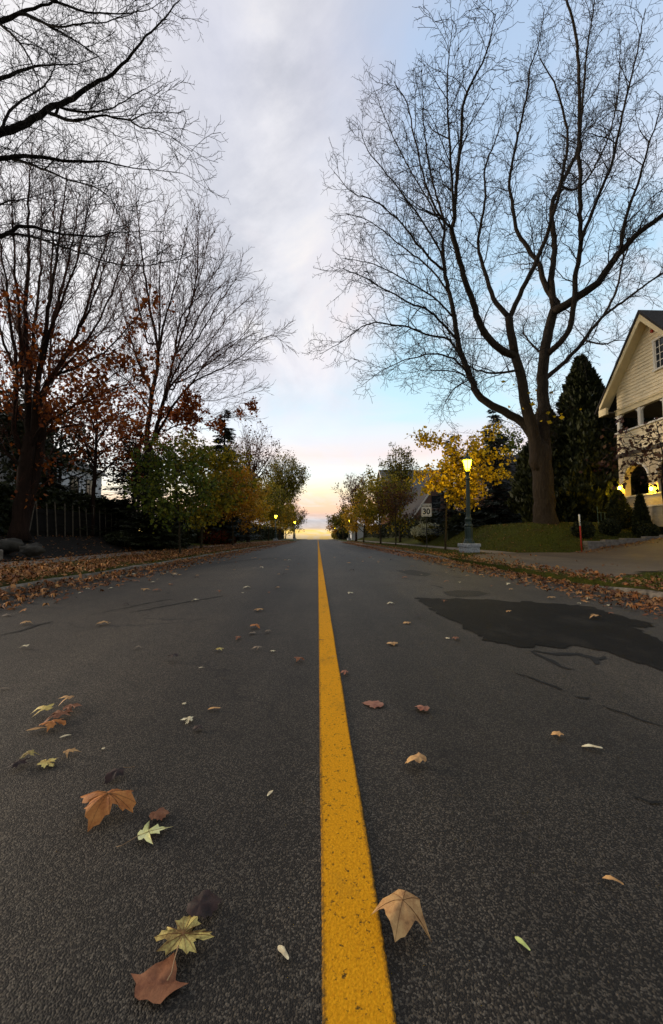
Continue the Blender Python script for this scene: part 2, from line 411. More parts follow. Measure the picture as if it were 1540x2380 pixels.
# buildings
M['cream'] = simple('cream_siding', (.82,.70,.48), .10, 3, .6, bump=.1)
M['cream_trim'] = simple('cream_trim', (.72,.60,.36), .07, 3, .55, bump=.1)
M['white_trim'] = simple('white_trim', (.72,.68,.60), .06, 4, .5, bump=.05)
M['white_wall'] = simple('white_stucco', (.56,.58,.60), .12, 5, .8)
M['shingle'] = simple('dark_shingles', (.040,.036,.035), .5, 16, .9, bump=.7)
M['shingle_grey'] = simple('grey_shingles', (.13,.125,.12), .35, 12, .9, bump=.6)
M['dark_in'] = simple('dark_interior', (.02,.018,.016), .3, 3, .8)
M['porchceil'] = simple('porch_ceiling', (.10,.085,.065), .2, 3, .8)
def brick(name, c1, c2, mortar, scale=4.0):
    m = MT(name, .85, .2)
    sp = m.n('ShaderNodeSeparateXYZ'); m.L(m.tc.outputs['Object'], sp.inputs[0])
    cb = m.n('ShaderNodeCombineXYZ'); m.L(m.math('ADD', sp.outputs[0], sp.outputs[1]), cb.inputs[0]); m.L(sp.outputs[2], cb.inputs[1])
    b = m.n('ShaderNodeTexBrick'); b.inputs['Scale'].default_value = scale
    b.inputs['Color1'].default_value = (*c1,1); b.inputs['Color2'].default_value = (*c2,1); b.inputs['Mortar'].default_value = (*mortar,1)
    b.inputs['Mortar Size'].default_value = .012
    m.L(cb.outputs[0], b.inputs[0]); m.color(b.outputs[0]); m.bump(b.outputs[1], -.4, .02); return m.m
M['brick_cream'] = brick('painted_brick', (.62,.52,.36), (.54,.44,.29), (.40,.32,.22))
M['brick'] = brick('red_brick', (.16,.055,.035), (.11,.042,.03), (.15,.12,.10))
M['brick_pink'] = brick('pink_brick', (.26,.15,.11), (.20,.11,.08), (.2,.17,.15))
m = MT('window_glass', .12, .6); m.color((.015,.018,.022)); M['glass'] = m.m
m = MT('lamp_iron', .45, .5); m.color(m.ramp(m.noise(14,4), [(.3,(.006,.020,.014)),(.7,(.012,.034,.024))])); M['iron'] = m.m
m = MT('black_steel', .5, .4); m.color((.012,.013,.013)); M['steel'] = m.m
M['red_paint'] = simple('red_paint', (.36,.03,.015), .25, 20, .6)
M['white_paint'] = simple('sign_white', (.82,.80,.74), .06, 8, .5, bump=0)
M['black_paint'] = simple('sign_black', (.012,.012,.012), .1, 8, .5, bump=0)
M['greenpaint'] = simple('green_painted_metal', (.10,.16,.12), .1, 8, .5, bump=0)
M['picket'] = simple('weathered_picket', (.12,.10,.075), .5, 9, .9)
M['fencedark'] = simple('dark_fence_board', (.007,.006,.005), .4, 9, .9)
M['lampglow'] = emit('lamp_glow', (1.0,.64,.005), 150)
M['lampfar'] = emit('far_lamp_glow', (1.0,.70,.022), 20)
M['porchglow'] = emit('porch_glow', (1.0,.60,.012), 380)

# ================================================================== terrain
def sm(t):
    t = min(1.0, max(0.0, t)); return t*t*(3-2*t)
def crest(y):
    if y < 100: return 0.0
    if y < 150: return -.0001*(y-100)**2
    return -.25 - .01*(y-150)
def roadz(x, y):
    return crest(y) - .015*abs(x)
def rearz(x, y):
    """right side lawn"""
    gy = sm((y-15.1)/4.2); gx = sm((x-7.9)/3.0)
    far = 1.0 - .45*sm((y-24)/16)
    z = .08 + 1.36*gx*gy*far
    if x > 10.5 and y > 15.3: z += .42*(1-gy)*min(1,(x-10.5)/.4)
    if y <= 15.3: z += .16*max(0, min(5, x-10.2))*sm((y-3)/5)
    return z
def T(x, y):
    c = crest(y); a = abs(x)
    if a < 4.13: return c - .30
    if x > 0:
        z = .055 if x < 7.9 else max(.055, rearz(x, y)-.025)
    else:
        w = 1 - .72*sm((y-23)/8)
        z = .055 + .62*sm((-x-8.0)/2.4)*w + .5*sm((-x-12)/8)*w
    if a > 4.3: z += .018*mnoise.noise(Vector((x*.9, y*.5, 3.0)))*min(1,(a-4.3))
    return c + z
def axis(breaks):
    out = []
    for a, b, s in breaks:
        n = max(1, int(round((b-a)/s)))
        out += [a + (b-a)*i/n for i in range(n)]
    out.append(breaks[-1][1]); return out
def grid_mesh(name, xs, ys, zf, mat, keep=None):
    vs = [(x, y, zf(x, y)) for y in ys for x in xs]; nx = len(xs)
    fs = []
    for j in range(len(ys)-1):
        for i in range(nx-1):
            if keep and not keep((xs[i]+xs[i+1])/2, (ys[j]+ys[j+1])/2): continue
            fs.append((j*nx+i, j*nx+i+1, (j+1)*nx+i+1, (j+1)*nx+i))
    me = bpy.data.meshes.new(name); me.from_pydata(vs, [], fs); me.update()
    return link_mesh(name, me, mat, None, True)
gx = axis([(-3500,-300,400),(-300,-40,20),(-40,-14,1.3),(-14,-4.32,.22),(-4.32,-4.13,.19),(-4.13,-4.12,.01),(-4.12,4.12,2),(4.12,4.13,.01),(4.13,4.32,.19),(4.32,18,.22),(18,40,1.5),(40,300,20),(300,3500,400)])
gy_ = axis([(-400,-10,40),(-10,2,1),(2,15.0,.4),(15.0,15.6,.1),(15.6,32,.4),(32,160,2),(160,400,20),(400,4200,300)])
tag(grid_mesh('ground', gx, gy_, T, M['ground']), kind='structure')
ry = axis([(-30,0,2),(0,30,.5),(30,180,3),(180,1000,40)])
rx = [-4.14,-3.6,-3,-2,-1,-.05,.05,1,2,3,3.6,4.14]
tag(grid_mesh('road', rx, ry, roadz, M['asphalt']), kind='structure')

# kerbs, with a break for the driveway on the right
def kerb(name, x0, x1, ys, dip0=False, dip1=False):
    vs = []; fs = []
    for k, y in enumerate(ys):
        top = .050
        if dip0: top = .050 - .08*(1-sm((y-ys[0])/1.3))
        if dip1: top = .050 - .08*(1-sm((ys[-1]-y)/1.3))
        c = crest(y); jx = .008*math.sin(y*1.7)+.006*math.sin(y*5.1); jz = .006*math.sin(y*2.3)
        a, b = (x0, x1)
        s = 1 if b > a else -1
        vs += [(a+jx, y, c-.12), (a+jx+.012*s, y, c+top-.02+jz), (a+jx+.04*s, y, c+top+jz), (b+jx-.02*s, y, c+top+jz), (b+jx, y, c+top-.02+jz), (b+jx, y, c-.12)]
    for k in range(len(ys)-1):
        for i in range(5): fs.append((k*6+i, k*6+i+1, (k+1)*6+i+1, (k+1)*6+i))
    fs += [tuple(range(6)), tuple(range(len(vs)-1, len(vs)-7, -1))]
    me = bpy.data.meshes.new(name); me.from_pydata(vs, [], fs); me.update()
    return tag(link_mesh(name, me, M['kerb'], None, False), kind='structure')
kerb('kerb_left', -4.04, -4.20, axis([(-12,40,.35),(40,180,4)]))
kerb('kerb_right_near', 4.04, 4.22, axis([(-12,5.9,.3)]), dip1=True)
kerb('kerb_right_far', 4.04, 4.20, axis([(11.4,40,.35),(40,180,4)]), dip0=True)
# footpaths
def strip(name, xa, xb, ys, mat, lift=.012, n=5):
    xs = [xa+(xb-xa)*i/n for i in range(n+1)]
    return tag(grid_mesh(name, xs, ys, lambda x,y: T(x,y)+lift, mat), kind='structure')
strip('footpath_left', -7.9, -6.45, axis([(-6,36,.4),(36,150,3)]), M['walk'])
strip('footpath_right', 6.75, 8.05, axis([(15.2,36,.4),(36,150,3)]), M['walk'])
def dzone(x, y):
    w = .25*math.sin(y*1.3)
    if x < 6.6 and y < 5.9 + .9*sm((x-4.2)/2.4)*1.2: return False
    if x < 6.7 and y > 11.6 + 2.8*sm((x-4.2)/2.2): return False
    return True
tag(grid_mesh('driveway', axis([(4.1,17,.2)]), axis([(5.6,15.25,.2)]), lambda x,y: (T(x,y) if x > 4.3 else T(4.35,y))+.014 - .10*(1-sm((x-4.1)/.7)), M['drive'], dzone), kind='structure')
strip('footpath_right_near', 6.75, 8.05, axis([(-6,5.6,.4)]), M['drive'])

# centre line: thin painted film with a ragged edge
ly = axis([(.05,3.5,.006),(3.5,9,.03),(9,40,.3),(40,170,3)])
vs = []; fs = []
for y in ly:
    amp = .0008 if y < 9 else .001
    xl = .009 + random.uniform(-amp, amp) + .0007*math.sin(y*9); xr = .116 + random.uniform(-amp, amp)*1.3 + .002*math.sin(y*7+1)
    z = crest(y) + .004
    vs += [(xl-.001, y, z-.004), (xl+.002, y, z), (xr-.002, y, z), (xr+.001, y, z-.004)]
for k in range(len(ly)-1):
    for i in range(3): fs.append((k*4+i, k*4+i+1, (k+1)*4+i+1, (k+1)*4+i))
mb = MB(); mb.v = vs; mb.f = fs
tag(mb.build('centre_line', M['yellow']), kind='structure')

# asphalt repairs and cracks: ground outlines taken from the picture
def gpt(px, py, lift=0.0):
    d = ray(px, py); k = -EYE/d.z
    for _ in range(4):
        p = Vector((d.x*k, d.y*k, 0)); k = -(EYE - roadz(p.x, p.y))/d.z
    return Vector((d.x*k, d.y*k, roadz(d.x*k, d.y*k)+lift))
def flat_patch(name, outline, mat, lift, jag=.012):
    pts = [gpt(*p) for p in outline]; out = []
    for i, p in enumerate(pts):
        q = pts[(i+1)%len(pts)]; n = max(1, int((q-p).length/.06))
        for k in range(n):
            r = p.lerp(q, k/n); out.append((r.x+random.uniform(-jag,jag), r.y+random.uniform(-jag,jag)*2, roadz(r.x,r.y)+lift))
    me = bpy.data.meshes.new(name); me.from_pydata(out, [], [tuple(range(len(out)))]); me.update()
    from bmesh import new as bnew, ops as bops
    b = bnew(); b.from_mesh(me); bops.triangulate(b, faces=b.faces[:]); bops.recalc_face_normals(b, faces=b.faces[:])
    for f in b.faces:
        if f.normal.z < 0: f.normal_flip()
    b.to_mesh(me); b.free()
    return tag(link_mesh(name, me, mat), kind='structure')
flat_patch('asphalt_patch', [(965,1391),(1040,1391),(1110,1393),(1180,1398),(1290,1402),(1370,1410),(1420,1426),(1470,1440),(1520,1450),(1480,1460),(1545,1492),(1600,1520),(1600,1570),
                            (1500,1545),(1420,1520),(1360,1505),(1290,1508),(1230,1504),(1160,1502),(1130,1490),(1100,1470),(1060,1450),(1010,1425),(990,1405)], M['patch'], .004, .035)
flat_patch('asphalt_patch_small', [(1030,1376),(1060,1372),(1110,1374),(1140,1380),(1110,1386),(1060,1388),(1035,1383)], M['patch_old'], .003)
flat_patch('asphalt_patch_far', [(920,1326),(960,1325),(1005,1334),(990,1340),(950,1337)], M['patch_old'], .003)
mb = MB()
def crack(pts, w):
    P = [gpt(*p) for p in pts]; Q = []
    for a, b in zip(P[:-1], P[1:]):
        n = max(2, int((b-a).length/.05))
        for k in range(n): Q.append(a.lerp(b, k/n))
    Q.append(P[-1]); vs = []; n = len(Q)
    for i, q in enumerate(Q):
        d = (Q[min(i+1,n-1)]-Q[max(i-1,0)]).normalized(); nn = Vector((-d.y, d.x, 0))
        ww = w*(.35+.65*math.sin(math.pi*(i+.4)/(n)))*random.uniform(.55,1.25)
        off = nn*random.uniform(-.012,.012)
        for s in (-1,1): vs.append((q.x+off.x+nn.x*ww*s, q.y+off.y+nn.y*ww*s, roadz(q.x,q.y)+.0035))
    mb.add(vs, [(2*i, 2*i+1, 2*i+3, 2*i+2) for i in range(n-1)])
for pts, w in (([(1240,1512),(1290,1522),(1340,1520),(1385,1532),(1410,1528)],.03), ([(1235,1514),(1262,1530),(1290,1542),(1322,1557)],.018), ([(1335,1518),(1370,1528),(1388,1545)],.022),
               ([(1200,1566),(1240,1580),(1280,1592),(1310,1604)],.011), ([(1340,1620),(1372,1624)],.012), ([(1470,1850),(1510,1862),(1540,1868)],.006), ([(1400,1640),(1450,1660),(1540,1690)],.006),
               ([(0,1478),(40,1468),(90,1452),(120,1445)],.018), ([(300,1425),(420,1402),(520,1385)],.02), ([(520,1310),(560,1303),(610,1300),(650,1296)],.03), ([(540,1306),(600,1299),(640,1297)],.03),
               ([(1000,1360),(1020,1364),(1030,1368)],.03), ([(210,1430),(330,1405),(400,1392)],.012), ([(1050,1340),(1075,1344)],.03)):
    crack(pts, w)
tag(mb.build('road_cracks', M['crack']), kind='structure')

# ================================================================== trees
def lerp_limb(limb, step, rg, wob):
    """resample a polyline with a little wander"""
    out = []
    P = [Vector(p) for p, r in limb]; RR = [r for p, r in limb]; n = len(P)
    for k in range(n-1):
        a, b = P[k], P[k+1]; ra, rb = RR[k], RR[k+1]
        m0 = (P[k+1]-P[k-1])*.5 if k > 0 else (b-a); m1 = (P[k+2]-P[k])*.5 if k+2 < n else (b-a)
        m = max(1, int(round((b-a).length/step)))
        for q in range(m):
            t = q/m; t2 = t*t; t3 = t2*t
            p = a*(2*t3-3*t2+1) + m0*(t3-2*t2+t) + b*(-2*t3+3*t2) + m1*(t3-t2)
            if k or q: p = p + Vector(rg.normal(0, wob*step, 3))
            out.append((p, ra+(rb-ra)*t))
    out.append((P[-1], RR[-1])); return out

def spawn(pl, lvl, prm, rg, segs, leafpts):
    """recursive side branches along a polyline pl = [(Vector, r)]"""
    if lvl >= len(prm): return
    p = prm[lvl]; L = [0.0]
    for a, b in zip(pl[:-1], pl[1:]): L.append(L[-1]+(b[0]-a[0]).length)
    tot = L[-1]
    if tot < .05: return
    s = tot*p['t0'] + rg.uniform(0, p['sp']); k = 0; az = rg.uniform(0, 6.28)
    while s < tot:
        while k < len(L)-2 and L[k+1] < s: k += 1
        t = (s-L[k])/max(1e-6, L[k+1]-L[k]); pos = pl[k][0].lerp(pl[k+1][0], t); rad = pl[k][1]+(pl[k+1][1]-pl[k][1])*t
        d = (pl[k+1][0]-pl[k][0]).normalized(); o = d.orthogonal().normalized(); w = d.cross(o)
        az += 2.4+rg.uniform(-.7,.7)
        ang = R(rg.uniform(*p['ang'])); pr = o*math.cos(az)+w*math.sin(az)
        dr = (d*math.cos(ang)+pr*math.sin(ang)); dr.z += p.get('up',0); dr.normalize()
        f = s/tot
        ln = rg.uniform(*p['len'])*(1-p.get('tap',.45)*f)
        ln = min(ln, tot*p.get('rel',.7))
        r0 = max(p['tip'], min(rad*.62, ln*p['rk'])); n = max(2, int(ln/p['seg']))
        pts = [(pos, r0)]; q = pos.copy(); dd = dr.copy()
        for i in range(n):
            q = q + dd*(ln/n); pts.append((q.copy(), max(p['tip'], r0*(1-(i+1)/n*.8))))
            dd = dd + Vector(rg.normal(0, p['wob'], 3)); dd.z += p.get('trop', 0); dd.normalize()
        segs.append((pts, lvl))
        if lvl >= len(prm)-p.get('leaflv', 1)-0: leafpts += [x[0] for x in pts[1:]]
        spawn(pts, lvl+1, prm, rg, segs, leafpts)
        s += p['sp']*rg.uniform(.6,1.4)

def tree(name, label, cat, base, limbs, prm, leafm=None, nleaf=0, lsize=.1, barkm='bark', twigm='twig', group=None, seed=1,
         leafzone=None, spread=.1, part_leaf='leaves', droop=.35, split=.03, res=.35, wob=.05, first=0, sides=(16,8,5)):
    rg = np.random.default_rng(seed); root = empty(name, base); B = Vector(base)
    done = []; big = MB(); thin = MB(); segs = []; leafpts = []
    for li, limb in enumerate(limbs):
        limb = [(Vector(p), r) for p, r in limb]
        if li:
            cand = min(done, key=lambda c: (c[0]-limb[0][0]).length)
            if (cand[0]-limb[0][0]).length > .02: limb = [(cand[0].copy(), min(cand[1]*.9, limb[0][1]*1.1))] + limb
        pl = lerp_limb(limb, res, rg, wob); done += pl
        # thick wood goes to the trunk mesh, its thin end to the twigs
        cut = len(pl)
        for i, (p, r) in enumerate(pl):
            if r < split: cut = i; break
        if cut >= 2:
            a = pl[:cut+1]; m = max(r for p, r in a)
            big.tube([p-B for p, r in a], [r for p, r in a], sides[0] if m > .22 else (sides[1] if m > .07 else sides[2]))
        if cut < len(pl)-1:
            a = pl[max(0, cut-(0 if cut < 2 else 0)):] if cut >= 2 else pl
            if len(a) > 1: thin.tube([p-B for p, r in a], [r for p, r in a], 4)
        if li >= first: spawn(pl, 0, prm, rg, segs, leafpts)
    for pts, lvl in segs:
        thin.tube([p-B for p, r in pts], [r for p, r in pts], 3 if pts[0][1] < .02 else 5)
    big.build('trunk', M[barkm], root, True)
    if thin.v: thin.build('twigs', M[twigm], root, False)
    if nleaf and leafpts:
        lp = [p for p in leafpts if leafzone is None or leafzone(p)]
        if lp:
            lp = np.array([tuple(p) for p in lp])
            ii = rg.integers(0, len(lp), nleaf)
            pts = lp[ii] - np.array(B) + rg.normal(0, spread, (nleaf,3)) - np.array((0,0,.02))
            np_mesh(part_leaf, leaf_cards(pts, lsize, rg, droop=droop), 4, M[leafm], root)
    return tag(root, label, cat, group)

def leaf_cards(pts, size, rg, elong=1.35, droop=.35, var=.35, flat=0.0):
    """pts (n,3) -> folded diamond leaves (quads), random orientation"""
    n = len(pts)
    d = rg.normal(0,1,(n,3)); d[:,2] -= droop; d /= np.linalg.norm(d,axis=1,keepdims=True)
    e = rg.normal(0,1,(n,3))
    if flat: e[:,2] *= (1-flat)
    e -= d*(e*d).sum(1,keepdims=True); e /= np.linalg.norm(e,axis=1,keepdims=True)
    s = size*(1+rg.uniform(-var,var,(n,1)))
    nn = np.cross(d,e)
    a = pts; b = pts + d*s*.5*elong + e*s*.5 + nn*s*.12; c = pts + d*s*elong; f = pts + d*s*.5*elong - e*s*.5 + nn*s*.12
    return np.stack([a,b,c,f],1).reshape(-1,3)

def limb_px(pts, r0, r1, D0, D1):
    n = len(pts); out = []
    for i, (px, py) in enumerate(pts):
        t = i/max(1, n-1); out.append((at(px, py, D0+(D1-D0)*t), r0+(r1-r0)*t))
    return out
# ---- the big bare maple on the right
DT = 19.0
tb = at(1265, 1221, DT)
limbs = [
 [(at(1267,1232,DT), .86),(at(1266,1218,DT), .68),(at(1265,1196,DT), .58),(at(1263,1150,DT), .545),(at(1260,1100,DT), .53),(at(1256,1065,DT), .52),(at(1254,1040,DT), .44),(at(1252,1022,DT), .22)],
 limb_px([(1266,1085),(1265,1040),(1261,990),(1262,940),(1260,877),(1268,801),(1283,735),(1287,721)], .37, .24, DT, DT+.3),
 limb_px([(1246,1085),(1244,1040),(1236,990),(1222,942),(1211,877),(1195,823)], .37, .22, DT, DT-.4),
 limb_px([(1287,721),(1295,705),(1270,672),(1254,618),(1243,602),(1217,564),(1200,532),(1190,469),(1184,420),(1206,302),(1227,205),(1230,162),(1249,108),(1265,22)], .15, .02, DT+.3, DT+2.5),
 limb_px([(1287,712),(1281,640),(1289,575),(1281,485),(1303,431),(1341,350),(1351,270),(1362,135),(1378,27),(1390,-60)], .17, .02, DT+.3, DT+4),
 limb_px([(1292,722),(1303,716),(1346,688),(1389,656),(1438,591),(1481,543),(1540,500),(1600,440),(1660,360)], .22, .05, DT+.2, DT-3.5),
 limb_px([(1275,822),(1281,816),(1314,780),(1330,737),(1338,640),(1349,559),(1346,377),(1346,216),(1338,81),(1314,-10),(1300,-70)], .16, .03, DT+.1, DT-2.5),
 limb_px([(1268,880),(1276,873),(1314,839),(1357,791),(1400,737),(1465,688),(1540,634),(1620,580)], .13, .03, DT+.1, DT+2.5),
 limb_px([(1195,823),(1190,791),(1182,737)], .20, .17, DT-.4, DT-.5),
 limb_px([(1182,737),(1152,704),(1133,656),(1120,607),(1111,559),(1128,458),(1125,399),(1152,323),(1179,243)], .12, .02, DT-.5, DT+2),
 limb_px([(1184,737),(1206,688),(1241,618),(1265,564),(1276,523),(1297,458),(1319,323),(1303,243),(1287,189),(1254,135)], .12, .02, DT-.5, DT-3),
 limb_px([(1198,828),(1163,812),(1125,774),(1109,731),(1095,688),(1076,640),(1060,575),(1049,532),(1055,512),(1060,431),(1071,323),(1076,243),(1098,189),(1130,124),(1152,32)], .17, .02, DT-.4, DT-4.5),
 limb_px([(1238,1015),(1218,985),(1184,963),(1141,942),(1109,915),(1093,877),(1076,834),(1063,791),(1055,737),(1044,683),(1033,629),(1028,575),(1033,532),(1023,485),(1001,404),(985,296),(979,162)], .21, .02, DT-.1, DT+2.5),
 limb_px([(1063,791),(1033,758),(996,721),(963,710),(915,683),(845,645),(796,624)], .065, .015, DT+1.0, DT-1.5),
 limb_px([(1078,840),(1044,791),(1001,780),(936,758),(855,753),(800,790),(742,823)], .065, .012, DT+.8, DT+.5),
 limb_px([(1088,870),(1055,834),(1017,823),(969,828),(899,855),(839,898)], .055, .012, DT+.6, DT-2.5),
 limb_px([(1033,629),(1012,613),(963,559),(942,528),(872,469),(818,447),(775,399)], .065, .012, DT+1.5, DT),
 limb_px([(1028,530),(1017,507),(980,442),(926,345),(893,270),(866,199)], .055, .012, DT+1.8, DT+3.5),
 limb_px([(1046,528),(1001,463),(963,323),(947,243),(915,189)], .05, .012, DT-3, DT-4.5),
 limb_px([(1056,505),(1044,323),(1039,189),(1055,27)], .06, .012, DT-3.2, DT-4),
 limb_px([(1349,559),(1385,470),(1420,380),(1450,250),(1480,120),(1500,20)], .08, .015, DT-1.5, DT-3.5),
 limb_px([(1438,591),(1450,520),(1480,430),(1510,330),(1535,250)], .08, .015, DT-2.2, DT-4),
 limb_px([(1400,737),(1430,680),(1450,600),(1490,520),(1540,440)], .07, .015, DT+1.5, DT+3),
 limb_px([(1303,431),(1340,440),(1380,390),(1420,300),(1440,180),(1440,60)], .07, .015, DT+2.5, DT+5),
 limb_px([(1205,860),(1150,868),(1110,860),(1085,850)], .06, .02, DT-.4, DT-3),
 limb_px([(1268,830),(1235,800),(1215,770),(1225,740)], .06, .02, DT+.2, DT+3),
 limb_px([(1357,791),(1400,800),(1440,790),(1500,800)], .05, .015, DT+1, DT-2),
 limb_px([(1046,690),(1000,625),(930,570),(860,515),(800,495)], .055, .012, DT+1.3, DT+3),
 limb_px([(1056,740),(1005,690),(940,650),(870,615),(795,600)], .05, .012, DT+1.2, DT-1),
 limb_px([(1036,610),(985,520),(920,430),(855,350),(835,290)], .055, .012, DT+1.6, DT+.5),
 limb_px([(1095,880),(1060,900),(1040,925),(1025,955)], .035, .010, DT+.5, DT-1),
 limb_px([(1120,925),(1100,890),(1060,865),(1000,860),(930,870)], .04, .010, DT+.2, DT-3),
]
limbs = [[(p, r*.90) for p, r in l] for l in limbs[:3]] + [[(p, r*1.08) for p, r in l] for l in limbs[3:]]
PB = [dict(t0=.12, sp=.31, len=(1.2,3.4), ang=(28,62), wob=.17, rk=.0115, tip=.009, seg=.30, up=.16, trop=.035, tap=.50, rel=.5),
      dict(t0=.12, sp=.22, len=(.45,1.2), ang=(30,70), wob=.25, rk=.012, tip=.0085, seg=.19, up=.10, tap=.35, rel=.7),
      dict(t0=.12, sp=.21, len=(.18,.50), ang=(30,80), wob=.42, rk=.01, tip=.0064, seg=.13, up=.05, tap=.2, rel=.9)]
tree('maple_tree', 'large bare maple with forked trunk on the raised lawn in front of the cream house', 'tree', tb, limbs, PB, 'f_yellow', 34, .16, 'bark', 'twig', seed=3,
     leafzone=lambda p: p[2] < 8.5 and p[0] > 8.5, spread=.1, split=.03, first=1)

# ---- bare tree reaching in from the far left, near the camera
DL = 8.2
tl = Vector((-9.4, 7.6, T(-9.4,7.6)-.05))
limbs = [
 [(tl, .42),(tl+Vector((0,0,.6)), .34),(tl+Vector((.1,0,3)), .30),(tl+Vector((.2,.1,5.2)), .27),(tl+Vector((.1,.2,7.5)), .22),(tl+Vector((0,.2,10)), .16),(tl+Vector((.2,.3,13)), .08)],
 [(tl+Vector((.1,.1,4.9)), .12)] + limb_px([(-150,395),(-60,335),(0,307),(46,295),(108,258),(169,227),(215,197),(261,172),(307,123),(363,61),(415,0),(440,-60)], .11, .012, 8.0, 8.8),
 limb_px([(117,262),(169,280),(230,270),(301,278),(338,264),(400,261)], .04, .007, 8.2, 7.6),
 limb_px([(301,278),(332,298),(384,310),(446,353)], .018, .006, 7.8, 7.5),
 limb_px([(138,252),(215,261),(264,249),(320,215),(360,194)], .03, .007, 8.2, 9.3),
 [(tl+Vector((.1,.2,7.4)), .12)] + limb_px([(-150,80),(0,49),(49,28),(129,0),(210,-60)], .075, .02, 8, 8.6),
 limb_px([(49,31),(123,61),(172,58),(277,43),(330,20)], .03, .007, 8.1, 7.4),
 limb_px([(61,33),(123,64),(200,111),(240,144),(270,200)], .03, .007, 8.1, 9.2),
 limb_px([(120,0),(200,28),(261,32),(332,26),(400,-10)], .03, .007, 8.6, 9.5),
 [(tl+Vector((.1,.1,4.4)), .10)] + limb_px([(-150,420),(-60,385),(0,369),(77,364),(169,375),(246,376),(307,389),(424,403)], .075, .008, 7.8, 8.4),
 limb_px([(31,369),(108,396),(148,415),(230,440),(277,492),(262,540)], .03, .007, 8, 7.2),
 [(tl+Vector((.1,.0,3.4)), .09)] + limb_px([(-150,570),(0,547),(61,526),(123,541),(230,549),(277,538),(378,538)], .055, .008, 7.6, 8.2),
 limb_px([(15,541),(60,548),(123,566),(200,592),(287,617),(353,614),(424,601)], .032, .006, 7.7, 7.0),
 limb_px([(0,547),(-10,480),(61,460),(140,440)], .03, .007, 7.7, 9),
 [(tl+Vector((.1,.1,5.6)), .08)] + limb_px([(-130,230),(0,184),(61,160),(114,150),(175,150),(230,130)], .05, .008, 8, 9),
 limb_px([(0,307),(30,250),(100,200),(130,140),(135,60)], .035, .008, 8, 9.4),
 limb_px([(0,55),(60,120),(90,200),(80,260)], .03, .006, 8, 7.4),
]
limbs = limbs[:1] + [[(p, max(.006, r*(1-.45*i/(len(l)-1)))) for i, (p, r) in enumerate(l)] for l in limbs[1:]]
PL = [dict(t0=.08, sp=.19, len=(.6,1.7), ang=(25,60), wob=.13, rk=.010, tip=.0052, seg=.16, up=.10, trop=.01, tap=.5, rel=.5),
      dict(t0=.12, sp=.125, len=(.25,.65), ang=(25,65), wob=.18, rk=.010, tip=.0040, seg=.10, up=.06, tap=.35, rel=.7),
      dict(t0=.15, sp=.085, len=(.08,.24), ang=(30,75), wob=.25, rk=.009, tip=.0031, seg=.07, up=.02, tap=.2, rel=.9)]
tree('bare_tree', 'bare dark branches of a nearer tree reaching in over the upper left', 'tree', tl, limbs, PL, barkm='bark_dark', seed=12, split=.018, first=1, res=.18)

# ---- two multi-stem maples on the left
D2 = 13.0
b2 = at(52, 1244, D2)
limbs = [
 [(at(44,1256,D2), .36),(at(46,1232,D2), .27),(at(52,1150,D2), .21),(at(62,1070,D2), .20),(at(68,1015,D2), .17)],
 limb_px([(55,1050),(31,1003),(38,871),(27,760),(13,650),(-5,540),(-10,400)], .13, .02, D2, D2-1.5),
 limb_px([(71,1025),(66,959),(62,826),(57,738),(66,605),(66,473),(70,400),(75,330)], .19, .02, D2, D2+.6),
 limb_px([(76,1020),(84,915),(102,804),(115,694),(133,583),(146,473),(155,400)], .15, .02, D2, D2-1),
 limb_px([(84,960),(97,915),(150,826),(186,760),(212,672),(240,583),(262,500),(275,440)], .13, .015, D2, D2+1.5),
 limb_px([(97,915),(133,871),(190,810),(243,760),(290,672),(330,600)], .07, .01, D2+.2, D2+2.4),
 limb_px([(74,1040),(88,1003),(177,937),(265,871),(336,840)], .08, .012, D2, D2-1.2),
 limb_px([(70,1035),(120,1000),(190,985),(260,975),(330,950)], .06, .012, D2, D2+1.5),
 limb_px([(62,826),(30,740),(0,640),(-30,540)], .08, .01, D2+.2, D2+2),
 limb_px([(102,804),(140,700),(180,600),(205,480),(215,420)], .07, .01, D2-.4, D2-2.2),
 limb_px([(60,1100),(20,1060),(-20,1000),(-60,900)], .08, .01, D2, D2-1),
]
limbs = limbs[:1] + [[(p, max(.012, r*.74*(1-.45*i/(len(l)-1)))) for i, (p, r) in enumerate(l)] for l in limbs[1:]]
limbs.insert(1, limb_px([(48,1240),(66,1165),(84,1090),(94,1020),(100,960)], .20, .13, D2+.1, D2+.4))
limbs += [[(p, r) for p, r in limb_px(pts, r0, .010, D2+a, D2+b)] for pts, r0, a, b in (
 ([(50,900),(48,780),(36,640),(30,520),(25,430)], .06, .3, -1), ([(66,900),(80,760),(92,640),(95,520),(100,420)], .06, .2, 1.5), ([(95,850),(125,740),(150,640),(172,540),(185,450)], .06, -.3, .8),
 ([(80,980),(110,900),(118,800),(138,700),(160,600)], .06, 0, 2), ([(150,826),(200,790),(250,700),(290,590),(300,500)], .05, .5, 2.4), ([(133,871),(180,850),(240,820),(300,760),(340,700)], .045, .4, -1),
 ([(38,871),(10,800),(-20,700),(-50,600)], .05, -.4, -1.5), ([(177,937),(220,930),(270,900),(320,890)], .035, -.4, -1), ([(75,1000),(30,950),(-10,880),(-50,830)], .05, 0, .8),
 ([(115,694),(120,600),(125,500),(122,420)], .04, -.4, .5), ([(186,760),(205,720),(235,640),(262,560)], .04, .6, -.5))]
PM = [dict(t0=.10, sp=.23, len=(.8,2.6), ang=(14,38), wob=.08, rk=.009, tip=.0066, seg=.24, up=.22, trop=.03, tap=.5, rel=.5),
      dict(t0=.15, sp=.17, len=(.3,.8), ang=(20,48), wob=.12, rk=.009, tip=.0055, seg=.16, up=.15, tap=.35, rel=.7),
      dict(t0=.15, sp=.12, len=(.10,.28), ang=(25,55), wob=.16, rk=.008, tip=.0044, seg=.10, up=.08, tap=.2, rel=.9)]
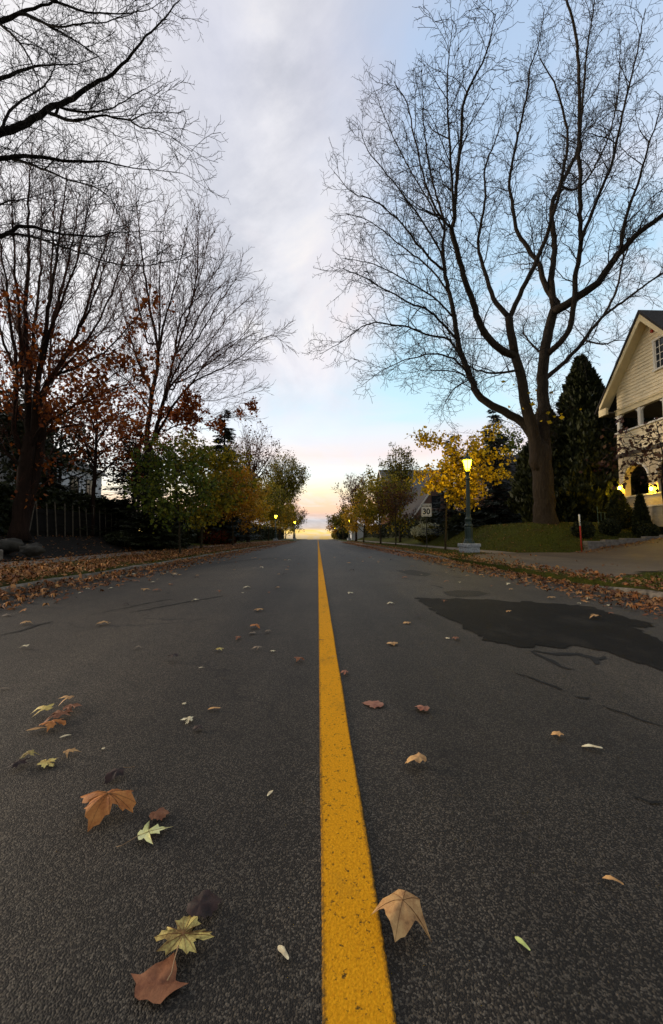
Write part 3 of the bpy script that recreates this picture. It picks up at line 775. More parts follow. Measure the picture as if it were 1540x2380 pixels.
def zone2(p):
    return p[2] < 7.4+3.4*mnoise.noise(Vector(p)*.5) and mnoise.noise(Vector(p)*1.1) > -.02
tree('red_maple_tree', 'multi-stemmed maple with a few rust leaves at the left edge beside the boulders', 'tree', b2, limbs, PM, 'f_rust', 3600, .10, 'bark_red', 'twig_red', seed=5,
     leafzone=zone2, split=.025, spread=.08, first=1)
D3 = 22.0
b3 = Vector((-9.6, D3, T(-9.6, D3)-.05))
j3 = at(346, 1060, D3)
limbs = [
 [(b3, .36),(b3+Vector((.02,0,.5)), .29),(b3.lerp(j3,.6), .26),(j3, .25),(at(344,1028,D3), .20)],
 limb_px([(340,1025),(353,915),(367,826),(345,694),(331,605),(322,520),(315,450)], .17, .02, D3, D3-1.5),
 limb_px([(356,1030),(362,1003),(384,915),(406,826),(442,716),(468,628),(490,517)], .18, .02, D3, D3+1.5),
 limb_px([(384,930),(398,893),(464,826),(530,738),(588,685)], .10, .015, D3+.4, D3+2.5),
 limb_px([(366,1010),(380,980),(442,893),(530,849),(618,782),(652,790)], .10, .012, D3, D3-2),
 limb_px([(367,826),(384,738),(411,650),(437,517)], .10, .015, D3-.5, D3-2.8),
 limb_px([(400,905),(430,868),(508,842),(610,836)], .06, .012, D3+.5, D3+3),
 limb_px([(400,985),(442,941),(530,924),(610,897)], .05, .012, D3-.2, D3-1),
 limb_px([(353,915),(320,840),(290,740),(270,640)], .10, .012, D3-.4, D3+2),
 limb_px([(352,960),(310,900),(260,860),(210,840)], .07, .012, D3-.3, D3-2),
 limb_px([(406,826),(420,740),(470,680),(520,600)], .08, .012, D3+.7, D3-1),
 limb_px([(442,893),(500,820),(560,780),(600,720)], .05, .012, D3-.6, D3+1.4),
 limb_px([(380,1000),(430,985),(500,975),(570,960)], .05, .012, D3, D3+2),
]
limbs = limbs[:1] + [[(p, max(.014, r*.85*(1-.4*i/(len(l)-1)))) for i, (p, r) in enumerate(l)] for l in limbs[1:]]
limbs += [[(p, r) for p, r in limb_px(pts, r0, .012, D3+a, D3+b)] for pts, r0, a, b in (
 ([(367,826),(372,740),(370,650),(378,560),(385,480)], .06, -.5, .5), ([(406,826),(440,780),(490,690),(540,640)], .06, .6, 2.4), ([(384,915),(420,840),(470,770),(510,700),(548,650)], .06, .2, -2),
 ([(345,800),(318,700),(300,600),(290,520)], .05, -.5, 1), ([(398,893),(450,870),(530,810),(600,750)], .05, .4, 1.6), ([(353,915),(330,860),(300,800),(250,740)], .05, 0, -2), ([(442,716),(455,650),(460,580),(458,500)], .05, .9, 0))]
PF = [dict(t0=.08, sp=.27, len=(1.0,3.4), ang=(16,38), wob=.06, rk=.0085, tip=.0098, seg=.38, up=.16, trop=.02, tap=.5, rel=.5),
      dict(t0=.15, sp=.26, len=(.4,1.2), ang=(20,45), wob=.10, rk=.009, tip=.0082, seg=.26, up=.10, tap=.35, rel=.7),
      dict(t0=.15, sp=.20, len=(.15,.45), ang=(25,55), wob=.15, rk=.008, tip=.0068, seg=.16, up=.05, tap=.2, rel=.9)]
tree('fan_maple_tree', 'bare fan-shaped maple behind the green street tree, left of the road', 'tree', b3, limbs, PF, 'f_rust', 1900, .13, 'bark_red', 'twig_red', seed=6,
     leafzone=lambda p: p[2] < 7.6+2.4*mnoise.noise(Vector(p)*.9), split=.035, spread=.12, first=1)

# ---- generic leafy tree: limbs aimed at an ellipsoid crown, then recursive side branches
def leafy(name, label, x, y, h, crad, cz, barkm='bark_young', leafm='f_green', nleaf=5000, lsize=.1, seed=1, cx=0.0, cy=0.0, rz=None, trunk_r=.05, group=None, twigm='twig',
          tip=.006, form='round', spread=.1, cat='tree', nl=9, droop=.35, extra=None, dens=1.0, low=.15):
    rg = np.random.default_rng(seed); z0 = T(x, y)-.04
    b = Vector((x, y, z0)); rz = rz or (h-cz); c = Vector((x+cx, y+cy, z0+cz))
    top = Vector((x+cx*.9, y+cy*.9, z0+cz+rz*.92)); fh = max(.45, cz-rz*(.95 if form != 'fan' else .75))
    fork = b + Vector((cx*.15, 0, fh)); lim = []
    lim.append([(b-Vector((0,0,.05)), trunk_r*1.5),(b+Vector((0,0,.22)), trunk_r*1.02),(b.lerp(fork,.6)+Vector((rg.normal(0,.02),0,0)), trunk_r*.92),(fork, trunk_r*.85),(fork.lerp(top,.45)+Vector((rg.normal(0,.05*crad),rg.normal(0,.05*crad),0)), trunk_r*.5),(top, tip*1.3)])
    for k in range(nl):
        f = (k+.5)/nl; a = k*2.4+rg.uniform(-.4,.4)
        if form == 'fan':
            st = fork.lerp(top, .02+.35*rg.random()); el_ = R(rg.uniform(28,80))
            e = c + Vector((math.cos(a)*math.cos(el_)*crad, math.sin(a)*math.cos(el_)*crad, math.sin(el_)*rz*.95-.02*rz))*rg.uniform(.88,1.05)
            mid = st.lerp(e,.45) + Vector((math.cos(a)*crad*.05, math.sin(a)*crad*.05, -.02*rz))
        elif form == 'tier':
            st = fork.lerp(top, .0+.86*f); zr = (st.z-c.z)/rz; w = crad*math.sqrt(max(.06, 1-zr*zr))*rg.uniform(.8,1.12)
            e = Vector((c.x+math.cos(a)*w, c.y+math.sin(a)*w, st.z+rg.uniform(-.10,.14)*rz)); mid = st.lerp(e,.5)+Vector((0,0,.07*rz))
        else:
            st = fork.lerp(top, .0+.70*f); el_ = R(-20+ 85*f+rg.uniform(-14,14))
            e = c + Vector((math.cos(a)*math.cos(el_)*crad, math.sin(a)*math.cos(el_)*crad, math.sin(el_)*rz))*rg.uniform(.82,1.06); mid = st.lerp(e,.5)+Vector((0,0,.04*rz))
        lim.append([(st, trunk_r*.5),(mid, trunk_r*.3),(e, tip*1.2)])
    if extra: lim += extra
    S = crad/1.7/dens
    up = .22 if form == 'fan' else (.02 if form == 'tier' else .10)
    prm = [dict(t0=.12, sp=.20*S, len=(.35*crad,.75*crad), ang=(22,52) if form == 'fan' else (30,65), wob=.12, rk=.010, tip=tip*1.25, seg=.14*crad, up=up, tap=.45, rel=.55, leaflv=2),
           dict(t0=.15, sp=.13*S, len=(.14*crad,.36*crad), ang=(25,65), wob=.18, rk=.010, tip=tip, seg=.08*crad, up=up*.6, tap=.3, rel=.8, leaflv=2)]
    return tree(name, label, cat, b, lim, prm, leafm, nleaf, lsize, barkm, twigm, group, seed, split=max(.012, trunk_r*.3), spread=spread, droop=droop, res=max(.15,.12*crad), first=1,
                leafzone=lambda p: mnoise.noise(Vector(p)*(1.6/crad)+Vector((seed,0,0))) > -.30)

# right-hand verge trees
yex = []
for pts in ([(1075,1045),(1040,1025),(1000,1022),(960,1012)],[(1060,1110),(1020,1098),(985,1095),(966,1105)],[(1090,1030),(1130,1005),(1160,990)],[(1085,1060),(1140,1060),(1185,1062)],[(1060,1130),(1010,1120),(985,1135)],[(1080,1110),(1130,1100),(1172,1105)]):
    yex.append(limb_px(pts, .014, .006, 18.4, 17.8))
leafy('linden_tree', 'young linden with bright yellow leaves lit by the street lamp beside it', 6.15, 18.4, 5.6, .98, 3.90, leafm='f_yellow', nleaf=4200, lsize=.12, seed=41, cx=.95, rz=1.62, trunk_r=.05, form='tier', nl=20, extra=yex, droop=.8, spread=.09)
leafy('street_tree', 'olive-gold street tree on the right verge, left of the speed sign', 5.4, 33, 6, 2.5, 3.7, leafm='f_yg', nleaf=5600, lsize=.13, seed=42, trunk_r=.08, rz=2.6, nl=12, spread=.14)
leafy('tall_narrow_tree', 'tall narrow half-bare tree standing above the right hedge', 8.6, 40, 10, 2.0, 6.2, leafm='f_olive', nleaf=3000, lsize=.14, seed=43, trunk_r=.12, rz=4.1, form='fan', tip=.010, nl=14, spread=.12)
leafy('reddish_street_tree', 'thin street tree with sparse brown-red leaves next to the white-flowered bush', 6.0, 29.5, 5, 1.6, 3.2, leafm='f_brown', nleaf=1300, lsize=.11, seed=44, trunk_r=.05, rz=1.8, nl=9)
leafy('brown_bare_tree', 'round mostly bare brown tree farther along the right side', 5.6, 56, 9.5, 3.3, 5.7, leafm='f_brown', nleaf=1500, lsize=.16, seed=45, trunk_r=.16, rz=3.8, form='fan', twigm='twig_red', barkm='bark_red', tip=.014, nl=14)
leafy('golden_street_tree', 'low golden tree under the brown bare tree on the right verge', 5.5, 46, 5.4, 2.7, 3.0, leafm='f_gold', nleaf=4400, lsize=.15, seed=46, trunk_r=.09, rz=2.4, spread=.16)
leafy('far_street_tree', 'small olive tree far down the right side near the crest', 5.6, 84, 7, 3.0, 3.9, leafm='f_olive', nleaf=3200, lsize=.22, seed=47, trunk_r=.12, rz=3.0, tip=.02, spread=.25)
leafy('far_orange_tree', 'small orange-brown tree at the far right end of the road', 6.5, 118, 7.5, 3.6, 4.0, leafm='f_orange', nleaf=2400, lsize=.28, seed=48, trunk_r=.14, rz=3.2, tip=.025, spread=.3)
leafy('green_street_tree', 'young green-leaved tree with a thin trunk on the leafy left verge', -4.85, 13.8, 4.3, 1.25, 2.72, leafm='f_green', nleaf=2900, lsize=.095, seed=51, cx=-.30, rz=1.55, trunk_r=.04, form='tier', nl=16, spread=.09, droop=.9)
leafy('yellow_green_tree', 'yellow-green tree behind the young green one on the left verge', -6.1, 20.5, 6.4, 2.1, 3.8, leafm='f_yg', nleaf=5600, lsize=.12, seed=52, rz=2.5, trunk_r=.07, form='tier', nl=18, spread=.13, droop=.7)
leafy('orange_street_tree', 'orange-gold tree on the left verge between the red hedge and the first far lamp', -5.9, 27, 5.6, 2.1, 3.3, leafm='f_orange', nleaf=5600, lsize=.12, seed=53, rz=2.3, trunk_r=.06, nl=12, spread=.15)
leafy('gold_street_tree', 'gold-leaved tree right behind the orange one on the left verge', -7.9, 36, 6.6, 2.6, 3.9, leafm='f_gold', nleaf=5200, lsize=.14, seed=54, rz=2.5, trunk_r=.07, nl=12, spread=.16)
leafy('olive_verge_tree', 'olive tree standing around the first far lamp on the left', -8.4, 66, 10, 4.0, 5.4, leafm='f_olive', nleaf=4800, lsize=.17, seed=55, rz=3.4, trunk_r=.12, nl=12, tip=.01, spread=.2)
leafy('gold_row_tree', 'gold tree filling the gap between the orange tree and the first far lamp', -9.0, 46, 8.4, 3.2, 4.9, leafm='f_gold', nleaf=6500, lsize=.16, seed=71, rz=3.6, trunk_r=.12, nl=12, tip=.01, spread=.2)
leafy('brown_row_tree', 'brownish tree behind the first far lamp on the left', -9.3, 62, 10, 3.8, 5.6, leafm='f_yg', nleaf=6000, lsize=.19, seed=72, rz=4.6, trunk_r=.14, nl=12, tip=.013, spread=.25)
leafy('end_row_tree', 'low olive tree below the tall airy tree, closest to the crest on the left', -8.3, 100, 9, 4.0, 4.6, leafm='f_yg', nleaf=4500, lsize=.24, seed=73, rz=4.0, trunk_r=.14, nl=12, tip=.018, spread=.3)
leafy('pink_bare_tree', 'tall bare pinkish tree rising behind the gold trees, right of the spruce', -8.2, 46, 13.2, 4.2, 8.4, leafm='f_brown', nleaf=900, lsize=.18, seed=56, rz=5.0, trunk_r=.2, form='fan', barkm='bark_red', twigm='twig_red', tip=.013, nl=16)
leafy('tall_green_tree', 'tall airy olive-green tree nearest the vanishing point on the left', -8.6, 88, 19, 5.6, 10.6, leafm='f_olive', nleaf=9000, lsize=.25, seed=57, cx=1.2, rz=8.2, trunk_r=.28, form='fan', tip=.018, nl=18, spread=.3)
leafy('low_gold_tree', 'gold tree under the tall airy tree by the second far lamp on the left', -8.4, 84, 8.4, 3.4, 4.6, leafm='f_gold', nleaf=4200, lsize=.2, seed=58, rz=3.4, trunk_r=.12, tip=.016, spread=.25)
leafy('crest_bare_tree', 'small bare reddish tree at the crest on the left side', -7.4, 118, 10, 4.8, 5.4, leafm='f_brown', nleaf=500, lsize=.25, seed=59, rz=4.8, trunk_r=.16, form='fan', barkm='bark_red', twigm='twig_red', tip=.026, nl=14)
leafy('rust_maple_tree', 'small maple thick with rust-red leaves between the two bare left maples', -10.6, 18.5, 7.5, 2.6, 5.4, leafm='f_rust', nleaf=2600, lsize=.11, seed=60, rz=2.8, trunk_r=.1, barkm='bark_red', twigm='twig_red', nl=12, spread=.12)
leafy('rust_shrub_tree', 'rust-brown leafed tree behind the fan-shaped maple on the left', -11.5, 25, 7.6, 3.0, 5.2, leafm='f_rust', nleaf=2200, lsize=.14, seed=61, rz=3.2, trunk_r=.12, barkm='bark_red', twigm='twig_red', nl=12, spread=.15)
leafy('dark_edge_tree', 'dark green leafy tree at the left edge in front of the pale wall', -12.4, 14.8, 5.4, 1.9, 3.7, leafm='f_dark', nleaf=4200, lsize=.12, seed=62, rz=1.9, trunk_r=.09, barkm='bark_dark', spread=.12)
leafy('yard_tree', 'dark leafy tree hiding most of the white house behind the picket fence', -16.2, 24.5, 7.6, 2.8, 5.0, leafm='f_dark', nleaf=4200, lsize=.15, seed=75, rz=2.8, trunk_r=.12, barkm='bark_dark', nl=13, spread=.16)
leafy('far_back_green_tree', 'small blue-green tree top beyond the house roof behind the big maple', 21.5, 44, 12.6, 2.2, 10.2, leafm='f_green', nleaf=2000, lsize=.2, seed=63, rz=2.6, trunk_r=.14, spread=.2)
leafy('burgundy_tree', 'small tree with dark burgundy leaves in front of the cream house', 12.7, 13.6, 4.9, 1.9, 3.5, leafm='f_burg', nleaf=480, lsize=.12, seed=64, cx=-.2, rz=1.2, trunk_r=.045, barkm='bark_dark', form='tier', nl=12, droop=1.0, spread=.07)

# ---- conifers
def spruce(name, label, x, y, h, r, seed, nb=9, levels=26, dens=9, leafm='f_spruce', low=.06, card=.30):
    rg = np.random.default_rng(seed); z0 = T(x,y)-.03; root = empty(name, (x,y,z0))
    mb = MB(); mb.tube([(0,0,0),(0,0,h*.5),(0,0,h*.97)], [h*.022,h*.014,.015], 8)
    V = []
    bb = mb
    for k in range(levels):
        t = (k+.5)/levels; z = h*(low+(1-low)*t); L0 = r*(1-t)**.85*(1+.12*math.sin(k*2.4))+.12
        for j in range(max(4, int(nb*(1-t*.5)))):
            a = 2*math.pi*(j+rg.uniform(-.4,.4))/nb*1.0+k*1.1; L = L0*rg.uniform(.72,1.08); zz_ = z+rg.uniform(-.5,.5)*h/levels
            d = np.array((math.cos(a), math.sin(a), 0)); dz = -.22*L + .1*L
            n = max(3, int(L*dens))
            bb.tube([(0,0,zz_),(d[0]*L*.5,d[1]*L*.5,zz_-.10*L),(d[0]*L,d[1]*L,zz_-.12*L)], [.02,.012,.005], 3)
            for i in range(n):
                s = (i+rg.uniform(.1,.9))/n; s = .12+.9*s
                p = d*L*s + np.array((0,0,zz_ - .16*L*math.sin(s*2.2)))
                for q in (-1,1,0):
                    side = np.array((-d[1], d[0], 0))*q*(.8 if q else 0)
                    u = d*.75+side+np.array((0,0,rg.uniform(-.5,.1))); u /= np.linalg.norm(u)
                    w = np.cross(u, (0,0,1)); w /= np.linalg.norm(w)+1e-9; w = w+np.array((0,0,rg.uniform(-.6,.6)))
                    cl = card*(1.1-.5*s)*rg.uniform(.7,1.2); cw = cl*.30
                    V += [p, p+u*cl*.5+w*cw*.5, p+u*cl, p+u*cl*.5-w*cw*.5]
    bb.build('trunk', M['bark_dark'], root)
    np_mesh('needles', np.array(V), 4, M[leafm], root)
    return tag(root, label, 'spruce tree')
spruce('spruce_tree', 'pointed dark spruce rising behind the yellow-green trees on the left', -8.3, 34, 12.0, 2.9, 71, nb=12, levels=34, card=.62, dens=7)
spruce('broad_spruce_tree', 'broad dark spruce right behind the yellow linden and street lamp', 12.0, 25.5, 8.1, 3.0, 72, nb=12, levels=30, card=.42, dens=6, low=.03)
spruce('slim_spruce_tree', 'slimmer dark spruce between the yellow linden and the big maple trunk', 9.9, 28, 7.4, 2.0, 73, nb=11, levels=28, card=.40, dens=6, low=.03)
spruce('black_spruce_tree', 'black-looking low spruce behind the picket fence on the left', -9.9, 21, 6.2, 2.6, 74, nb=12, levels=24, card=.40, dens=6, leafm='f_dark', low=.02)
spruce('low_spruce_tree', 'low dark spruce at the end of the picket fence behind the green street tree', -7.9, 18.6, 4.4, 1.9, 75, nb=12, levels=22, card=.34, dens=7, leafm='f_dark', low=.02)
spruce('fence_spruce_tree', 'wide dark spruce directly behind the leftmost pickets', -11.9, 17.5, 4.0, 2.1, 76, nb=12, levels=20, card=.34, dens=7, leafm='f_dark', low=.02)

def lump_core(mb, c, r, seed, n=18, m=12, amp=.12, power=1.0):
    vs = []; 
    for j in range(m+1):
        th = math.pi*j/m
        for i in range(n):
            ph = 2*math.pi*i/n
            v = Vector((math.sin(th)*math.cos(ph), math.sin(th)*math.sin(ph), math.cos(th)))
            k = 1+amp*mnoise.noise(v*2.2+Vector((seed,0,0)))
            vs.append((c[0]+v.x*r[0]*k, c[1]+v.y*r[1]*k, c[2]+v.z*r[2]*k))
    fs = []
    for j in range(m):
        for i in range(n):
            i2 = (i+1)%n; fs.append((j*n+i, (j+1)*n+i, (j+1)*n+i2, j*n+i2))
    mb.add(vs, fs)
def surface_leaves(c, r, n, size, rg, thick=.12, prof=None, box=False):
    v = rg.normal(0,1,(n,3)); v /= np.linalg.norm(v,axis=1,keepdims=True)
    nz = np.array([mnoise.noise(Vector(p)*3.1+Vector((r[0]*9,0,0))) for p in v])[:,None]
    k = 1 - np.abs(rg.normal(0, thick, (n,1))) + .10*nz
    return v*k*np.array(r)+np.array(c)
def shrub(name, label, x, y, r, leafm, n, size, seed, zc=None, cat='shrub', group=None, core=.80, part='foliage', thick=.1, up=0.0):
    rg = np.random.default_rng(seed); z0 = T(x,y); root = empty(name, (x,y,z0))
    zc = r[2]*.92 if zc is None else zc
    mb = MB(); lump_core(mb, (0,0,zc), [q*core for q in r], seed)
    mb.tube([(0,0,-.05),(0,0,zc*.6)], [.04,.03], 6)
    mb.build('stems', M['f_dark'], root, True)
    pts = surface_leaves((0,0,zc), r, n, size, rg, thick)
    pts[:,2] = np.maximum(pts[:,2], .01)
    np_mesh(part, leaf_cards(pts, size, rg, droop=-up), 4, M[leafm], root)
    return tag(root, label, cat, group)
def taper(name, label, x, y, h, r, leafm, n, size, seed, cat='cedar', group=None):
    """upright evergreen: irregular cone of sprays over a dark core"""
    rg = np.random.default_rng(seed); z0 = T(x,y)-.03; root = empty(name, (x,y,z0))
    prof = lambda t: r*(min(1,.6+t*2.4))*(1-t**1.35)**.85
    mb = MB(); ring = 16; vs = []; fs = []; K = 14
    for k in range(K+1):
        t = k/K; 
        for i in range(ring):
            a = 2*math.pi*i/ring; rr = prof(t)*.68*(1+.30*mnoise.noise(Vector((math.cos(a)*1.5, math.sin(a)*1.5, t*6+seed))))+.01
            vs.append((rr*math.cos(a), rr*math.sin(a), t*h*.97))
    for k in range(K):
        for i in range(ring): fs.append((k*ring+i, k*ring+(i+1)%ring, (k+1)*ring+(i+1)%ring, (k+1)*ring+i))
    mb.add(vs, fs); mb.build('inner_branches', M['f_dark'], root, True)
    t = rg.uniform(0,1,n)**.9; a = rg.uniform(0,2*math.pi,n)
    nz = np.array([mnoise.noise(Vector((math.cos(q)*1.5, math.sin(q)*1.5, w*h*.9+seed))) for q, w in zip(a,t)])
    nz2 = np.array([mnoise.noise(Vector((math.cos(q)*5, math.sin(q)*5, w*h*3.0+seed))) for q, w in zip(a,t)])
    rr = np.array([prof(w) for w in t])*(1+.40*nz+.26*nz2-np.abs(rg.normal(0,.08,n)))+.03
    P = np.stack([rr*np.cos(a), rr*np.sin(a), t*h+.02],1)
    u = np.stack([np.cos(a)*.45, np.sin(a)*.45, np.ones(n)],1)+rg.normal(0,.35,(n,3)); u /= np.linalg.norm(u,axis=1,keepdims=True)
    e = rg.normal(0,1,(n,3)); e -= u*(e*u).sum(1,keepdims=True); e /= np.linalg.norm(e,axis=1,keepdims=True)
    s = size*rg.uniform(.7,1.3,(n,1))
    V = np.stack([P, P+u*s*.6+e*s*.28, P+u*s*1.25, P+u*s*.6-e*s*.28],1).reshape(-1,3)
    np_mesh('sprays', V, 4, M[leafm], root)
    return tag(root, label, cat, group)
taper('big_cedar', 'tall broad dark cedar standing against the left side of the cream house', 15.3, 21.3, 9.6, 2.3, 'f_cedar', 15000, .26, 81)
taper('big_cedar', 'dark cedar filling the space between the maple trunk and the tall cedar', 13.6, 22.2, 7.0, 2.0, 'f_cedar', 11000, .26, 82)
taper('back_cedar', 'dark cedar behind the cream house porch, seen through the balcony openings', 18.0, 21.2, 9.0, 1.9, 'f_cedar', 12000, .20, 80)
taper('small_cedar', 'small conical cedar at the far corner of the cream house porch', 14.3, 17.75, 1.75, .50, 'f_cedar', 4200, .10, 83)
taper('small_cedar', 'slim conical cedar in front of the lit porch arch', 14.35, 16.55, 1.8, .31, 'f_cedar', 4200, .09, 84)
shrub('boxwood_ball', 'clipped dark boxwood ball right behind the red and white marker stake', 11.5, 16.3, (.42,.42,.38), 'f_dark', 3800, .05, 85, cat='boxwood', group='clipped boxwood balls above the low stone wall')
shrub('boxwood_ball', 'clipped dark boxwood ball in the middle of the row above the low wall', 13.05, 16.75, (.40,.40,.36), 'f_dark', 3800, .05, 86, cat='boxwood', group='clipped boxwood balls above the low stone wall')
shrub('boxwood_ball', 'clipped dark boxwood ball in front of the slim cedar, nearest the right edge', 14.1, 15.95, (.38,.38,.36), 'f_dark', 3800, .05, 87, cat='boxwood', group='clipped boxwood balls above the low stone wall')
shrub('red_hedge', 'rust-red clipped hedge behind the left verge trees', -8.7, 33.5, (1.7,2.4,.80), 'f_redhedge', 5200, .12, 88, zc=.5, cat='hedge')
# white-flowered bush
hy = shrub('hydrangea_bush', 'bush with cream-white flower heads beside the pole of the speed sign', 8.95, 31.0, (1.2,1.0,.75), 'f_olive', 2600, .13, 89, zc=.62, cat='hydrangea')
rg = np.random.default_rng(5); V = []
for k in range(80):
    v = rg.normal(0,1,3); v /= np.linalg.norm(v); v[2] = abs(v[2])*.9-.15; v[1] = -abs(v[1])
    c0 = v*np.array((1.3,1.05,.85))+np.array((0,0,.66))
    q = rg.normal(0,.075,(46,3))+c0; V.append(leaf_cards(q, .085, rg))
for k in range(10):
    c0 = np.array((1.5+.13*k*rg.uniform(.6,1.2), -.4, .75+rg.uniform(-.2,.45))); V.append(leaf_cards(rg.normal(0,.05,(30,3))+c0, .07, rg))
np_mesh('flower_heads', np.concatenate(V), 4, M['flower'], hy)

def hedge(name, label, x0, x1, y0, y1, h, leafm, n, size, seed):
    rg = np.random.default_rng(seed); cx_, cy_ = (x0+x1)/2, (y0+y1)/2; root = empty(name, (cx_, cy_, T(cx_,cy_)))
    zb = T(cx_,cy_); mb = MB(); vs = []; fs = []
    ny = max(2, int((y1-y0)/.8)+1); nx = max(2, int((x1-x0)/.8)+1)
    def zt(x,y): return T(x,y)-zb+h*(.93+.10*mnoise.noise(Vector((x*.6,y*.4,seed))))
    i_ = .12
    xs = [x0+i_+(x1-x0-2*i_)*k/(nx-1) for k in range(nx)]; ys = [y0+i_+(y1-y0-2*i_)*k/(ny-1) for k in range(ny)]
    for y in ys:
        for x in xs: vs += [(x-cx_, y-cy_, zt(x,y)-.08)]
    for j in range(ny-1):
        for i in range(nx-1): fs.append((j*nx+i, j*nx+i+1, (j+1)*nx+i+1, (j+1)*nx+i))
    per = [(i,0) for i in range(nx)]+[(nx-1,j) for j in range(1,ny)]+[(i,ny-1) for i in range(nx-2,-1,-1)]+[(0,j) for j in range(ny-2,0,-1)]
    b0 = len(vs)
    for (i,j) in per: vs.append((xs[i]-cx_, ys[j]-cy_, T(xs[i],ys[j])-zb-.1))
    L = len(per)
    for k in range(L):
        a = per[k]; b = per[(k+1)%L]; fs.append((a[1]*nx+a[0], b0+k, b0+(k+1)%L, b[1]*nx+b[0]))
    mb.add(vs, fs); mb.build('inner_branches', M['f_dark'], root)
    # leaves on top, street side and near end
    P = []
    areas = [(x1-x0)*(y1-y0), h*(y1-y0), h*(x1-x0)]; s = sum(areas)
    sx_ = x0 if x0 > 0 else x1
    for kind, a in enumerate(areas):
        m = int(n*a/s); u = rg.uniform(0,1,(m,2))
        for q in u:
            if kind == 0: x, y = x0+(x1-x0)*q[0], y0+(y1-y0)*q[1]; z = zt(x,y)
            elif kind == 1: x, y = sx_, y0+(y1-y0)*q[0]; z = zt(x,y)*q[1]
            else: x, y = x0+(x1-x0)*q[0], y0; z = zt(x,y)*q[1]
            o = .10*mnoise.noise(Vector((x*2,y*2,z*2)))
            P.append((x-cx_+o, y-cy_+o, z+o))
    P = np.array(P)+rg.normal(0,.05,(len(P),3))
    np_mesh('foliage', leaf_cards(P, size, rg), 4, M[leafm], root)
    return tag(root, label, 'hedge')
hedge('hedge', 'long dark clipped hedge along the right footpath behind the flowering bush', 9.6, 10.9, 32.5, 80, 2.0, 'f_dark', 9000, .15, 91)
hedge('hedge', 'dark hedge crossing the lawn behind the lamp post on the right', 8.9, 14.5, 26.3, 27.4, 1.35, 'f_dark', 6000, .12, 92)
hedge('hedge', 'long dark hedge behind the left verge trees', -11.2, -9.6, 27, 110, 2.6, 'f_dark', 12000, .18, 93)
hedge('hedge', 'tall black hedge directly behind the picket fence', -12.6, -10.95, 12.2, 24, 2.0, 'f_dark', 9000, .12, 94)
shrub('crest_shrub', 'low dark green shrub at the far right end of the road near the crest', 7.0, 97, (2.2,3,1.5), 'f_dark', 1500, .3, 95)
shrub('crest_shrub', 'yellow-green shrub just beyond the dark one at the crest on the right', 6.8, 125, (2.4,3,1.6), 'f_olive', 1500, .3, 96)
shrub('garden_shrub', 'dark rounded shrub on the soil bank below the picket fence', -9.0, 18.3, (.6,1.1,.34), 'f_dark', 3000, .09, 97)
shrub('garden_shrub', 'dark spreading shrub under the green street tree at the end of the bank', -8.0, 21.5, (1.0,2.6,.95), 'f_dark', 3600, .11, 98)

# dark soil bank under the left fence
tag(grid_mesh('garden_bank', axis([(-15,-7.95,.22)]), axis([(9.5,26,.4)]), lambda x,y: T(x,y)+.012+.04*mnoise.noise(Vector((x*2,y*1.5,0)))*(1 if x < -8.2 else 0)+.02, M['soil']), kind='structure')

# ================================================================== fence, boulders, steps, wall
fz = [(60,14.0),(87,14.5)]
root = empty('picket_fence', (-10.55, 17.5, T(-10.55,17.5)))
tag(root, 'old picket fence with thin pale uprights and dark boards on the left bank', 'fence')
mb = MB(); mb.box(-.09,-.06,-3.3,3.2,-.1,1.12); mb.build('board_panel', M['fencedark'], root)
mb = MB(); mb.box(-.055,-.01,-3.3,3.2,.25,.33); mb.build('rail', M['fencedark'], root)
mb = MB(); mb.box(-.055,-.01,-3.3,3.2,.95,1.03); mb.build('rail', M['fencedark'], root)
pxs = [72,87,124,150,178,208,234,256,279,302,319,335,348]
for k in range(13):
    y = -3.1 + k*.52; lean = .16 if k else -.30
    mb = MB(); x0 = -.005
    h = 1.36+random.uniform(-.1,.06); w = .020; l = lean+random.uniform(-.05,.05)
    mb.add([(x0,y-w,-.08),(x0+.03,y-w,-.08),(x0+.03,y+w,-.08),(x0,y+w,-.08),(x0,y-w-l,h),(x0+.03,y-w-l,h),(x0+.03,y+w-l,h),(x0,y+w-l,h),(x0+.015,y-l,h+.06)],
           [(0,3,2,1),(0,1,5,4),(1,2,6,5),(2,3,7,6),(3,0,4,7),(4,5,8),(5,6,8),(6,7,8),(7,4,8)])
    mb.build('picket', M['picket'], root)
def boulder(name, label, px, py, D, r, seed):
    p = at(px, py, D); z = T(p.x, p.y)
    mb = MB(); lump_core(mb, (0,0,0), r, seed, 20, 12, .45)
    o = mb.build(name, M['rock'], None, True); o.location = (p.x, p.y, max(z+r[2]*.55, p.z))
    return tag(o, label, 'boulder')
boulder('boulder', 'rounded grey boulder nearest the left edge above the stone steps', 22, 1268, 11.0, (.30,.28,.19), 3)
boulder('boulder', 'grey-brown boulder beside the other one, at the foot of the left maple', 76, 1278, 10.8, (.28,.26,.17), 8)
for k, (x0,x1,y0,y1,z1,lab) in enumerate([(-9.9,-8.9,9.3,10.2,.42,'upper rough stone step at the left edge'),(-9.4,-8.15,9.1,10.35,.22,'lower rough stone step at the left edge')]):
    cx_, cy_ = (x0+x1)/2, (y0+y1)/2; zb = T(cx_,cy_)
    mb = MB(); mb.bbox(x0-cx_,x1-cx_,y0-cy_,y1-cy_,-.3,max(.1,z1+.055+.12*(1-k)-zb+.1),.03)
    o = mb.build('stone_step', M['wallstone']); o.location = (cx_,cy_,zb); tag(o, lab, 'step')
